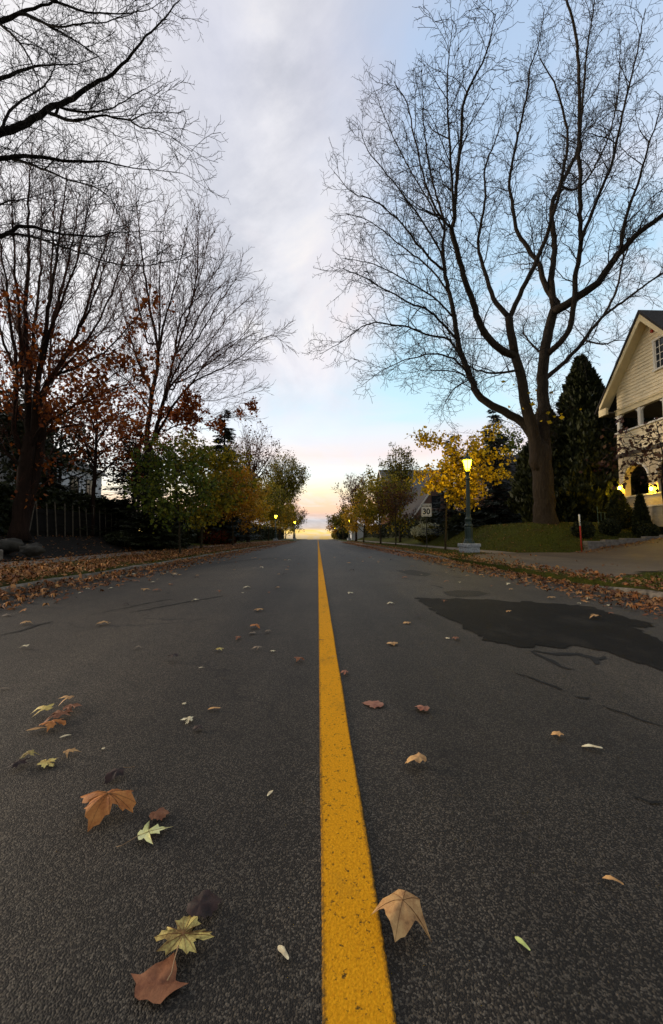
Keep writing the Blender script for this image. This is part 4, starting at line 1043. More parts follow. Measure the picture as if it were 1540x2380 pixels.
# low stone wall on the right
root = empty('retaining_wall', (10.8, 15.2, .1)); tag(root, 'low retaining wall of long grey stone blocks behind the red marker stake', 'wall')
for c in range(3):
    x = 0.0; k = 0
    while x < 5.2:
        L = random.uniform(.7,1.1) if c != 1 else random.uniform(.5,.9)
        xm = 10.8+x; zb = .0 + .12*c + .105*max(0, xm-10.4)*.75
        mb = MB(); mb.bbox(x+.008, x+L-.008, -.14+.012*c+random.uniform(-.012,.012), .18, zb-.02-(.4 if c == 0 else 0), zb+.145 if c < 2 else zb+.16, .018)
        mb.build('stone_block', M['wallstone'], root); x += L; k += 1

# ================================================================== lamp post
def lamp(x, y, label, far=False, rz=0.2):
    z0 = T(x,y)-.05; root = empty('street_lamp', (x,y,z0), rz)
    mb = MB(); mb.bbox(-.30,.30,-.30,.30,0,.30,.02); mb.bbox(-.335,.335,-.335,.335,.302,.43,.025); mb.build('stone_base', M['granite'], root)
    prof = [(.235,.43),(.235,.47),(.20,.50),(.19,.56),(.165,.60),(.155,.66),(.16,1.05),(.15,1.10),(.175,1.13),(.175,1.17),(.13,1.22),(.115,1.30),(.12,1.36),(.145,1.40),(.145,1.44),(.105,1.50),
            (.092,1.6),(.075,2.75),(.07,3.05),(.10,3.08),(.10,3.12),(.07,3.16),(.065,3.25),(.085,3.28),(.05,3.32)]
    mb = MB(); mb.lathe(prof, 24, flute=.06); mb.build('post', M['iron'], root, False)
    mb = MB(); mb.lathe([(.05,3.30),(.09,3.34),(.095,3.40),(.06,3.44)], 12)
    for k in range(6):
        a = math.pi/3*k; mb.tube([(math.cos(a)*.075,math.sin(a)*.075,3.40),(math.cos(a)*.11,math.sin(a)*.11,3.50),(math.cos(a)*.205,math.sin(a)*.205,3.86)], .011, 5)
    n = 6
    for (r, z) in ((.118,3.50),(.215,3.87)):
        mb.tube([(r*math.cos(math.pi/3*k), r*math.sin(math.pi/3*k), z) for k in range(7)], .013, 5)
    mb.build('lantern_frame', M['iron'], root)
    g = MB(); g.lathe([(.095,3.485),(.118,3.56),(.19,3.855)], 6); g.build('lantern_glass', M['lampfar'] if far else M['lampglow'], root)
    c = MB(); c.lathe([(.25,3.865),(.255,3.885),(.19,3.95),(.11,4.02),(.08,4.04),(.05,4.07)], 12); c.lathe([(.02,4.06),(.045,4.09),(.045,4.12),(.015,4.15),(.012,4.22),(.002,4.27)], 10)
    c.build('lantern_cap', M['iron'], root)
    return tag(root, label, 'street lamp', 'green iron street lamps along the road')
lamp(6.2, 15.6, 'nearest green iron street lamp, lit, on a granite block by the driveway')
lamp(-6.2, 57, 'lit street lamp on the left in front of the gold trees', True)
lamp(-4.75, 80, 'farther lit street lamp on the left near the end of the trees', True)
lamp(5.9, 72, 'lit street lamp on the right beside the golden tree', True)
lamp(5.6, 128, 'tiny lit street lamp on the right near the crest', True)

# speed sign
root = empty('speed_sign', (6.28, 22, T(6.28,22)), R(-12)); tag(root, 'white MAXIMUM 30 speed limit sign on a thin dark pole', 'road sign')
mb = MB(); mb.box(-.022,.022,-.01,.03,-.1,2.45); mb.build('pole', M['steel'], root)
mb = MB()
def rrect(mb, w, h, z, y0, y1, r):
    pts = []
    for cx_, cz_, a0 in ((w/2-r, h/2-r, 0),(-w/2+r, h/2-r, 90),(-w/2+r,-h/2+r,180),(w/2-r,-h/2+r,270)):
        for k in range(5):
            a = R(a0+k*22.5); pts.append((cx_+r*math.cos(a), cz_+r*math.sin(a)))
    n = len(pts); vs = [(p[0],y0,z+p[1]) for p in pts]+[(p[0],y1,z+p[1]) for p in pts]
    mb.add(vs, [tuple(range(n)), tuple(range(2*n-1,n-1,-1))]+[(i,i+n,(i+1)%n+n,(i+1)%n) for i in range(n)])
rrect(mb, .60, .75, 2.20, -.016, -.012, .04); mb.build('plate', M['white_paint'], root)
bd = MB()
for (x0,x1,z0,z1) in ((-.27,.27,2.530,2.545),(-.27,.27,1.855,1.870),(-.272,-.257,1.87,2.53),(.257,.272,1.87,2.53)): bd.box(x0,x1,-.0185,-.0170,z0,z1)
bd.build('border', M['black_paint'], root)
def text_mesh(name, body, size, loc, mat, parent, bold=0.0, sx=1.0):
    cu = bpy.data.curves.new(name, 'FONT'); cu.body = body; cu.size = size; cu.align_x = 'CENTER'; cu.align_y = 'CENTER'; cu.offset = bold; cu.extrude = .0006
    o = bpy.data.objects.new(name, cu); COL.objects.link(o)
    dg = bpy.context.evaluated_depsgraph_get(); me = bpy.data.meshes.new_from_object(o.evaluated_get(dg))
    bpy.data.objects.remove(o)
    me.transform(Matrix.Translation(loc) @ Matrix.Rotation(R(90),4,'X') @ Matrix.Diagonal((sx,1,1,1)))
    me.materials.clear(); return link_mesh(name, me, mat, parent)
text_mesh('number', '30', .46, Vector((0,-.0185,2.10)), M['black_paint'], root, .012, .92)
text_mesh('lettering', 'MAXIMUM', .115, Vector((0,-.0185,2.42)), M['black_paint'], root, .003, .95)

# marker stake
p = at(1350,1279,15.0); root = empty('marker_stake', (p.x, p.y, T(p.x,p.y))); tag(root, 'red driveway marker stake with a white reflective top beside the low wall', 'marker stake')
mb = MB(); mb.tube([(.03,0,-.05),(0,0,1.05)], .026, 8); mb.build('stake', M['red_paint'], root, True)
mb = MB(); mb.tube([(0,0,1.052),(-.02,0,1.50)], .030, 8); mb.build('reflector_sleeve', M['white_paint'], root, True)
for z in (1.15,1.24,1.33):
    mb = MB(); mb.tube([(-.004*(z-1),0,z),(-.004*(z-1)-.002,0,z+.035)], .0318, 8); mb.build('marker_band', M['black_paint'], root)
mb = MB(); mb.tube([(-.02,0,1.502),(-.021,0,1.56)], .022, 8); mb.build('cap', M['black_paint'], root)

# small green metal rack on the lawn edge
p = at(1402,1208,18.6); root = empty('garden_rack', (p.x,p.y,T(p.x,p.y)), R(8)); tag(root, 'small pale green metal rack on the lawn left of the porch cedars', 'garden rack')
mb = MB(); mb.tube([(-.30,0,-.05),(-.33,0,.86)], .014, 6); mb.build('tall_post', M['greenpaint'], root)
for dx, h in ((-.12,.56),(.1,.56),(.3,.52)):
    mb = MB(); mb.tube([(dx,0,-.05),(dx-.01,0,h)], .011, 6); mb.build('leg', M['greenpaint'], root)
mb = MB(); mb.tube([(-.32,0,.58),(.34,0,.54)], .011, 6); mb.build('top_rail', M['greenpaint'], root)

# ================================================================== cream house on the right
GX = 15.0; GZ = 1.45
HYC = 16.26
root = empty('cream_house', (GX, HYC, GZ)); tag(root, 'cream clapboard house with steep gable, balcony and lit arched porch', 'house')
def lz(z): return z-GZ
ph = 0.0                # ridge at Y=17.4
ez, pz = lz(7.25), lz(10.85)
ya, yb = 2.62, -2.62    # eave ends (overhang)
# gable siding: lapped boards
mb = MB(); z = lz(6.92); c = .165
slope = (pz-ez)/2.85
while z < pz-.15:
    z1 = z+c; half0 = min(2.12, (pz-.10-z)/slope); half1 = max(.02, min(2.12, (pz-.10-z1)/slope))
    mb.add([(-.030,-half0,z),(-.030,half0,z),(-.004,half1,z1),(-.004,-half1,z1),(.02,-half0,z),(.02,half0,z)], [(0,3,2,1),(0,1,5,4)])
    z = z1
mb.add([(.025,-2.1,lz(6.9)),(.025,2.1,lz(6.9)),(.025,2.1,lz(6.9)+.9),(.025,0,pz-.25),(.025,-2.1,lz(6.9)+.9)], [(0,4,3,2,1)])
mb.build('gable_siding', M['cream'], root)
# roof
rf = MB(); D_ = 9.0; t_ = .16
for s in (1,-1):
    y0, y1 = 0.0, s*2.97; z0, z1 = pz+.10, ez-.10
    rf.add([(-.55,y0,z0),(-.55,y1,z1),(D_,y1,z1),(D_,y0,z0),(-.55,y0,z0-t_),(-.55,y1,z1-t_*.6),(D_,y1,z1-t_*.6),(D_,y0,z0-t_)],
           [(0,1,2,3),(4,7,6,5),(0,4,5,1),(1,5,6,2),(2,6,7,3)])
rf.build('roof', M['shingle'], root)
rk = MB()
for s in (1,-1):
    y1 = s*2.70; z1 = ez+.16; z0 = pz-.09
    rk.add([(-.50,0,z0),(-.50,y1,z1),(-.50,y1,z1-.22),(-.50,0,z0-.32),(-.42,0,z0),(-.42,y1,z1),(-.42,y1,z1-.22),(-.42,0,z0-.32)], [(0,1,2,3),(7,6,5,4),(0,4,5,1),(3,2,6,7),(1,5,6,2)])
    # soffit under the overhang
    rk.add([(-.42,0,z0-.2),(-.42,y1,z1-.16),(.02,y1,z1-.16),(.02,0,z0-.2)], [(0,1,2,3)])
    rk.box(-.52,-.40,min(s*2.22,s*2.72),max(s*2.22,s*2.72),ez-.40,ez-.06)
rk.build('rake_board', M['cream_trim'], root)
# frieze beam over the balcony
mb = MB(); mb.box(-.09,.12,-3.2,2.16,lz(6.74),lz(6.95)); mb.box(-.12,.0,-3.2,2.19,lz(6.95)+.004,lz(7.0)); mb.build('beam', M['cream_trim'], root)
# soffit return at the far eave
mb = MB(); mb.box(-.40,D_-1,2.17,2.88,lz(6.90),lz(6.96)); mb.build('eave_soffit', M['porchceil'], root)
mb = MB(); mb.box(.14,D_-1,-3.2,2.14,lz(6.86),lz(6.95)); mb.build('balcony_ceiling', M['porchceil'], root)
# posts with brackets
for y in (2.04, .80, -.50):
    mb = MB(); mb.bbox(-.07,.09,y-.08,y+.08,lz(5.86),lz(6.735),.012)
    for s in (-1,1):
        mb.add([(-.03,y+s*.08,lz(6.70)),(-.03,y+s*.26,lz(6.70)),(-.03,y+s*.13,lz(6.60)),(-.03,y+s*.08,lz(6.42)),(.05,y+s*.08,lz(6.70)),(.05,y+s*.26,lz(6.70)),(.05,y+s*.13,lz(6.60)),(.05,y+s*.08,lz(6.42))],
               [(0,1,2,3),(7,6,5,4),(1,5,6,2),(2,6,7,3)])
    mb.build('balcony_post', M['white_trim'], root)
# balcony wall: lapped boards + cap
mb = MB(); z = lz(4.78)
while z < lz(5.70):
    mb.add([(-.11,-3.2,z),(-.11,2.12,z),(-.085,2.12,z+.14),(-.085,-3.2,z+.14),(-.06,-3.2,z),(-.06,2.12,z)], [(0,3,2,1),(0,1,5,4)]); z += .14
mb.box(-.083,.02,-3.2,2.12,lz(4.78),lz(5.76)); mb.build('balcony_wall', M['cream'], root)
mb = MB(); mb.box(-.16,.08,-3.2,2.18,lz(5.78),lz(5.858)); mb.build('balcony_rail', M['white_trim'], root)
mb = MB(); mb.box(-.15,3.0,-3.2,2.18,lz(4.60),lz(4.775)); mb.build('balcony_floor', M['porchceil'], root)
# arched porch wall
def arch_wall(mb, y0, y1, z0, z1, arches, x0=-.09, x1=.22):
    """arches: (yc, half, sill, spring) opening with half-round top; builds the wall around them"""
    n = 14; arches = sorted(arches)
    edges = [y0]
    for yc, hw, si, sp in arches: edges += [yc-hw, yc+hw]
    edges.append(y1)
    for k in range(0, len(edges), 2): mb.box(x0, x1, edges[k], edges[k+1], z0, z1)
    for yc, hw, si, sp in arches:
        mb.box(x0, x1, yc-hw, yc+hw, z0, si)
        vs = []; 
        for xx in (x0, x1):
            for i in range(n+1):
                a = math.pi*i/n; vs.append((xx, yc-hw*math.cos(a), sp+hw*math.sin(a)))
            for i in range(n+1):
                a = math.pi*i/n; vs.append((xx, yc-hw*math.cos(a), z1))
        m_ = 2*(n+1); fs = []
        for i in range(n):
            fs.append((i, n+1+i, n+2+i, i+1)); fs.append((m_+i, m_+i+1, m_+n+2+i, m_+n+1+i)); fs.append((i, i+1, m_+i+1, m_+i))
        mb.add(vs, fs)
aw = MB(); arch_wall(aw, -3.2, 2.12, -.3, lz(4.60), [(1.12,.68,lz(2.66),lz(3.43)),(-.72,.68,lz(2.66),lz(3.43))]); aw.build('porch_wall', M['brick_cream'], root)
mb = MB()
for yc in (1.12,-.72):
    mb.tube([(-.11, yc-.71*math.cos(math.pi*i/16), lz(3.43)+.71*math.sin(math.pi*i/16)) for i in range(17)], .045, 6)
mb.build('arch_trim', M['white_trim'], root)
mb = MB(); mb.box(-.14,.26,-3.2,2.17,lz(2.60),lz(2.663)); mb.box(-.13,-.09,-3.2,2.15,lz(2.06),lz(2.13)); mb.build('sill_course', M['white_trim'], root)
# house body behind the porch
mb = MB(); mb.box(2.9,D_,-6,2.0,-.4,lz(6.80)); mb.build('rear_wall', M['cream'], root)
dm = MB(); dm.box(2.84,2.895,-.2,.8,lz(1.9),lz(4.0)); dm.build('door', M['dark_in'], root)
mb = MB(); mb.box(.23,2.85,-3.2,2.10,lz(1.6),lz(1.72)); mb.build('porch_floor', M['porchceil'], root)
# gable window
wf = MB(); wy0, wy1, wz0, wz1 = -1.15, -.20, lz(8.12), lz(9.35)
for b in ((-.085,.0,wy0-.09,wy0,wz0-.02,wz1+.02),(-.085,.0,wy1,wy1+.09,wz0-.02,wz1+.02),(-.09,.0,wy0-.11,wy1+.11,wz1+.021,wz1+.12),(-.12,.0,wy0-.13,wy1+.13,wz0-.10,wz0-.022)): wf.box(*b)
fr = wf.build('gable_window', M['white_trim'], root)
wm = MB()
for k in range(1,4): yy = wy0+(wy1-wy0)*k/4; wm.box(-.062,-.040,yy-.014,yy+.014,wz0,wz1)
for k in range(1,4): zz2 = wz0+(wz1-wz0)*k/4; wm.box(-.066,-.038,wy0,wy1,zz2-.014,zz2+.014)
wm.box(-.06,-.035,wy0,wy0+.05,wz0,wz1); wm.box(-.06,-.035,wy1-.05,wy1,wz0,wz1)
wm.build('mullions', M['white_trim'], fr)
wg = MB(); wg.box(-.045,-.034,wy0,wy1,wz0,wz1); wg.build('pane', M['glass'], fr)
mb = MB(); mb.box(-.10,-.03,-.16,-.06,lz(9.85),lz(9.97)); mb.build('vent_bracket', M['red_paint'], root)
for (y, z) in ((2.0, 3.10),(.22, 2.84)):
    mb = MB(); mb.lathe([(.02,-.07),(.045,-.05),(.055,0),(.045,.05),(.02,.07)], 12, (-.20,y,lz(z))); s = mb.build('wall_light', M['porchglow'], root, True)
    mb = MB(); mb.lathe([(.075,.075),(.05,.11),(.015,.16)], 10, (-.20,y,lz(z))); mb.tube([(-.20,y,lz(z)+.14),(-.09,y,lz(z)+.16)], .012, 6); mb.build('light_bracket', M['iron'], s)

# ================================================================== other houses
def window(mb_parent, x, y, z, w, h, axis_, mat='white_trim', nx=2, nz=2, sgn=-1):
    """window proud of a wall; axis_ 'x' = wall faces x direction"""
    f = MB(); g = MB(); t = .06
    def bx(mb, u0,u1,z0,z1,d0,d1):
        if axis_ == 'x': mb.box(min(x+sgn*d0,x+sgn*d1), max(x+sgn*d0,x+sgn*d1), y+u0, y+u1, z+z0, z+z1)
        else: mb.box(x+u0, x+u1, min(y+sgn*d0,y+sgn*d1), max(y+sgn*d0,y+sgn*d1), z+z0, z+z1)
    bx(f,-w/2-t,-w/2,-t,h+t,.0,.07); bx(f,w/2,w/2+t,-t,h+t,.0,.07); bx(f,-w/2,w/2,h,h+t,.0,.068); bx(f,-w/2,w/2,-t,0,.0,.09)
    for k in range(1,nx): u = -w/2+w*k/nx; bx(f,u-.02,u+.02,0,h,.02,.055)
    for k in range(1,nz): v = h*k/nz; bx(f,-w/2,w/2,v-.02,v+.02,.02,.052)
    bx(g,-w/2,w/2,0,h,.004,.03)
    o = f.build('window', M[mat], mb_parent); g.build('pane', M['glass'], o); return o
def gable_house(name, label, x, y, w, d, hw, hr, wall, roof, ridge='y', over=.35, wins=(), chim=None, rz=0.0, cat='house', trim='white_trim'):
    root = empty(name, (x,y,T(x,y)-.1), rz); tag(root, label, cat)
    mb = MB(); mb.box(-w/2,w/2,-d/2,d/2,-.5,hw)
    if ridge == 'y':
        for s in (-1,1): mb.add([(-w/2,s*d/2,hw),(w/2,s*d/2,hw),(0,s*d/2,hw+hr)], [(0,1,2) if s < 0 else (0,2,1)])
    else:
        for s in (-1,1): mb.add([(s*w/2,-d/2,hw),(s*w/2,d/2,hw),(s*w/2,0,hw+hr)], [(0,1,2) if s > 0 else (0,2,1)])
    mb.build('wall', M[wall], root)
    rf = MB(); t = .14
    half = (w/2 if ridge == 'y' else d/2); L = (d/2 if ridge == 'y' else w/2)+over
    for s in (-1,1):
        e = half+over; ez_ = hw - hr*over/half
        q = [(0,-L,hw+hr+t),(s*e,-L,ez_+t),(s*e,L,ez_+t),(0,L,hw+hr+t),(0,-L,hw+hr+.01),(s*e,-L,ez_+.01),(s*e,L,ez_+.01),(0,L,hw+hr+.01)]
        if ridge == 'x': q = [(b,a,c) for a,b,c in q]
        rf.add(q, [(0,1,2,3),(4,7,6,5),(0,4,5,1),(1,5,6,2),(2,6,7,3)])
    r_ = rf.build('roof', M[roof], root)
    for e_ in (-1,1):
        tr = MB()
        for s in (-1,1):
            e = half+over; ez_ = hw - hr*over/half
            a0 = e_*(L+.0); a1 = e_*(L+.04)
            q = [(0,a0,hw+hr+t-.01),(s*e,a0,ez_+t-.01),(s*e,a0,ez_-.12),(0,a0,hw+hr-.14),(0,a1,hw+hr+t-.01),(s*e,a1,ez_+t-.01),(s*e,a1,ez_-.12),(0,a1,hw+hr-.14)]
            if ridge == 'x': q = [(b,a,c) for a,b,c in q]
            tr.add(q, [(0,1,2,3),(7,6,5,4),(0,4,5,1),(3,2,6,7)])
        tr.build('barge_board', M[trim], root)
    for wv in wins: window(root, *wv)
    if chim:
        cx_, cy_, ch = chim; c = MB(); c.box(cx_-.35,cx_+.35,cy_-.3,cy_+.3,hw,ch); c.box(cx_-.42,cx_+.42,cy_-.37,cy_+.37,ch+.004,ch+.14); c.build('chimney', M['brick'], r_)
    return root
# left
gh = gable_house('white_house', 'white house with dark windows and chimney seen through the left maples', -24.5, 31.5, 8, 11, 6.4, 2.2, 'white_wall', 'shingle_grey', 'y',
   wins=[(4.0,-3.6,4.0,1.0,1.5,'x','black_paint',2,2,1),(4.0,-1.4,4.0,1.0,1.5,'x','black_paint',2,2,1),(4.0,1.4,4.0,1.0,1.5,'x','black_paint',2,2,1),(4.0,3.6,4.0,1.0,1.5,'x','black_paint',2,2,1),(-1.6,-5.5,2.9,1,1.5,'y','black_paint',2,2,-1),(1.8,-5.5,2.9,1,1.5,'y','black_paint',2,2,-1),(4.0,-2,.8,1.1,1.4,'x','black_paint',2,2,1),(4.0,2,.8,1.1,1.4,'x','black_paint',2,2,1)], chim=(1.2,2.0,9.6))
gable_house('pale_house', 'plain pale wall of a house at the left edge behind dark foliage', -22.6, 21.0, 9, 8, 4.6, 2.6, 'white_wall', 'shingle_grey', 'x', wins=[(4.5,-1.5,1.5,1.1,1.6,'x','black_paint',2,2,1)])
# right
gable_house('brick_cottage', 'small brick house with a pointed white-edged gable behind the speed sign', 13.7, 48.5, 5.0, 9, 2.7, 3.6, 'brick_pink', 'shingle', 'y', over=.5,
   wins=[(0,-4.5,3.4,.9,1.3,'y','black_paint',2,3,-1),(-2.5,-2,1.2,1,1.3,'x','white_trim',2,2,-1)])
gable_house('brick_house', 'red brick house with white windows left of the pointed gable', 15.4, 62, 9, 8, 5.2, 3.2, 'brick', 'shingle_grey', 'x',
   wins=[(-4.5,-2.2,3.3,1.2,1.5,'x','white_trim',2,2,-1),(-4.5,.8,3.3,1.2,1.5,'x','white_trim',2,2,-1),(-2.6,-4,3.3,1.1,1.5,'y','white_trim',2,2,-1),(-.4,-4,3.3,1.6,1.1,'y','white_trim',3,2,-1),(-2.6,-4,.9,1.1,1.7,'y','white_trim',2,2,-1)], chim=(-1.5,0,9.6))
gable_house('grey_roof_house', 'tall house with pale grey roof high behind the pointed gable', 18.5, 76, 12, 12, 9.5, 3.8, 'white_wall', 'shingle_grey', 'x',
   wins=[(-3,-6,6.6,1.4,1.6,'y','white_trim',2,2,-1),(0,-6,6.6,1.4,1.6,'y','white_trim',2,2,-1)], chim=(-2,0,14.5))
gable_house('maple_side_house', 'brick house with white-framed windows behind the spruces and the big maple', 18.6, 33.5, 9.5, 8, 3.6, 3.4, 'brick_pink', 'shingle', 'x', over=.6,
   wins=[(-3.3,-4,.9,1.7,1.5,'y','white_trim',3,3,-1),(-.6,-4,.9,1.7,1.5,'y','white_trim',3,3,-1),(2.4,-4,.9,1.7,1.5,'y','white_trim',3,3,-1),(-2.7,-4,3.0,.8,.5,'y','white_trim',2,2,-1)])
gable_house('white_garage', 'small white garage far along the right footpath', 9.5, 88, 4, 6, 2.3, .9, 'white_wall', 'shingle', 'y', cat='garage', wins=[(-2,-1.5,.9,.7,.8,'x','black_paint',2,2,-1)])

# ================================================================== fallen leaves
HALF = [(0,0),(.13,-.03),(.28,-.12),(.31,-.03),(.50,-.05),(.40,.09),(.33,.15),(.47,.22),(.58,.19),(.82,.34),(.67,.38),(.70,.50),(.56,.46),(.50,.56),(.37,.46),(.22,.38),(.24,.56),(.36,.66),(.23,.69),(.20,.83),(.10,.82),(0,1.06)]
NARROW = [(0,0),(.10,.0),(.20,.02),(.22,.10),(.17,.17),(.40,.24),(.62,.42),(.40,.38),(.22,.36),(.15,.38),(.18,.55),(.26,.66),(.15,.66),(.12,.82),(.05,.86),(0,1.15)]
OVAL = [(0,0),(.10,.0),(.20,.06),(.30,.10),(.27,.18),(.38,.30),(.46,.33),(.36,.42),(.40,.55),(.31,.60),(.30,.74),(.20,.78),(.14,.92),(.06,.92),(0,1.04)]
SLIVER = [(0,0),(.05,.05),(.10,.22),(.13,.45),(.16,.65),(.12,.85),(.05,.97),(0,1.0)]
THREE = [(0,0),(.2,-.04),(.38,0),(.46,.14),(.58,.30),(.86,.56),(.62,.54),(.47,.56),(.42,.64),(.36,.80),(.20,.98),(.10,1.10),(0,1.24)]
BROAD = [(0,0),(.16,-.05),(.34,-.10),(.50,-.04),(.62,.04),(.56,.12),(.70,.24),(.86,.34),(.74,.42),(.66,.44),(.62,.54),(.46,.56),(.40,.52),(.36,.60),(.38,.74),(.28,.78),(.20,.90),(.10,.90),(0,1.02)]
SHAPES = {'broad': BROAD, 'maple': HALF, 'narrow': NARROW, 'oval': OVAL, 'sliver': SLIVER, 'three': THREE}
def leaf_geo(shape, size, curl, seed, fold=0.0):
    h = SHAPES[shape]; rd = random.Random(seed)
    out = h + [(-x*rd.uniform(.85,1.1), y*rd.uniform(.96,1.04)) for x, y in reversed(h[1:-1])]
    cen = (0, .34); n = len(out); vs = [(0,cen[1],0)]; R_ = (.28,.52,.76,1.0)
    for k in R_:
        for (x,y) in out: vs.append((cen[0]+(x-cen[0])*k, cen[1]+(y-cen[1])*k, 0))
    fs = [(0, 1+i, 1+(i+1)%n) for i in range(n)]
    for r in range(3):
        for i in range(n): fs.append((1+r*n+i, 1+(r+1)*n+i, 1+(r+1)*n+(i+1)%n, 1+r*n+(i+1)%n))
    ax = rd.uniform(0,6.28)
    res = []
    for (x,y,z) in vs:
        u = x-cen[0]; v = y-cen[1]; r2 = u*u+v*v
        a = math.atan2(v,u)
        z = curl*(.30*r2*(1+.5*math.cos(2*(a-ax))) ) + fold*abs(u)*.8
        z += .035*math.cos(5*a+.6)*math.sqrt(r2)*(1+abs(curl)) + .03*mnoise.noise(Vector((x*4,y*4,seed)))
        res.append((u*size, v*size, z*size))
    zmin = min(p[2] for p in res); res = [(a,b,c-zmin+.0015) for a,b,c in res]
    base_i = 1+3*n; b0 = res[base_i]
    rads = [math.hypot(x-cen[0], y-cen[1]) for x, y in out]; tips = [q for q in range(n) if rads[q] > rads[q-1] and rads[q] >= rads[(q+1)%n] and rads[q] > .42 and q != 0]
    veins = [[res[0]]+[res[1+r*n+q] for r in range(4)] for q in tips]
    return res, fs, b0, veins
def ground_leaf(i, px, py, wpx, shape, colr, label, ang, curl=-.6, stem=True, group=None, asym=1.0, fold=0.0, lift=.0, name='fallen_leaf', loc=None):
    p = Vector(loc) if loc else gpt(px, py)
    if loc is None:
        depth = (p-Vector((0,0,EYE))).dot(RC @ Vector((0,0,-1)))
        width = {'maple':1.5,'broad':1.6,'three':1.4,'narrow':1.15,'oval':1.0,'sliver':1.0}[shape]
        size = wpx*depth/F/width
    else: size = wpx
    res, fs, b0, veins = leaf_geo(shape, size, curl, i*13+1, fold)
    mb = MB(); mb.add(res, fs)
    on_line = .004 if -.01 < p.x < .14 else 0
    z = roadz(p.x,p.y) if abs(p.x) < 4.1 else T(p.x,p.y)
    place = Vector((p.x, p.y, z+.002+on_line+lift))
    if stem and size > .05:
        root = empty(name, place, ang)
        mb.build('blade', FM[colr], root, True)
        s = MB(); L = size*.62; bx_, by_, bz_ = b0
        s.tube([(bx_,by_+.04*size,bz_+.001),(bx_+.03*L,by_-.35*L,max(.002,bz_*.6)),(bx_+.10*L,by_-.75*L,.003),(bx_+.05*L,by_-L,.002)], [.0011,.0009,.0008,.0013], 5)
        s.build('stem', FM['stem'], root, True)
        if wpx > 60 and loc is None:
            v = MB()
            for vv in veins + [[res[0], b0]]: v.tube([(a_,b_,c_+.0004) for a_,b_,c_ in vv], [.00055*(1-.7*k/len(vv)) for k in range(len(vv))], 4)
            v.build('veins', FM['vein'], root)
    else:
        root = mb.build(name, FM[colr], None, True); root.location = place; root.rotation_euler = (0,0,ang)
    return tag(root, label, 'leaf', group)
A = R
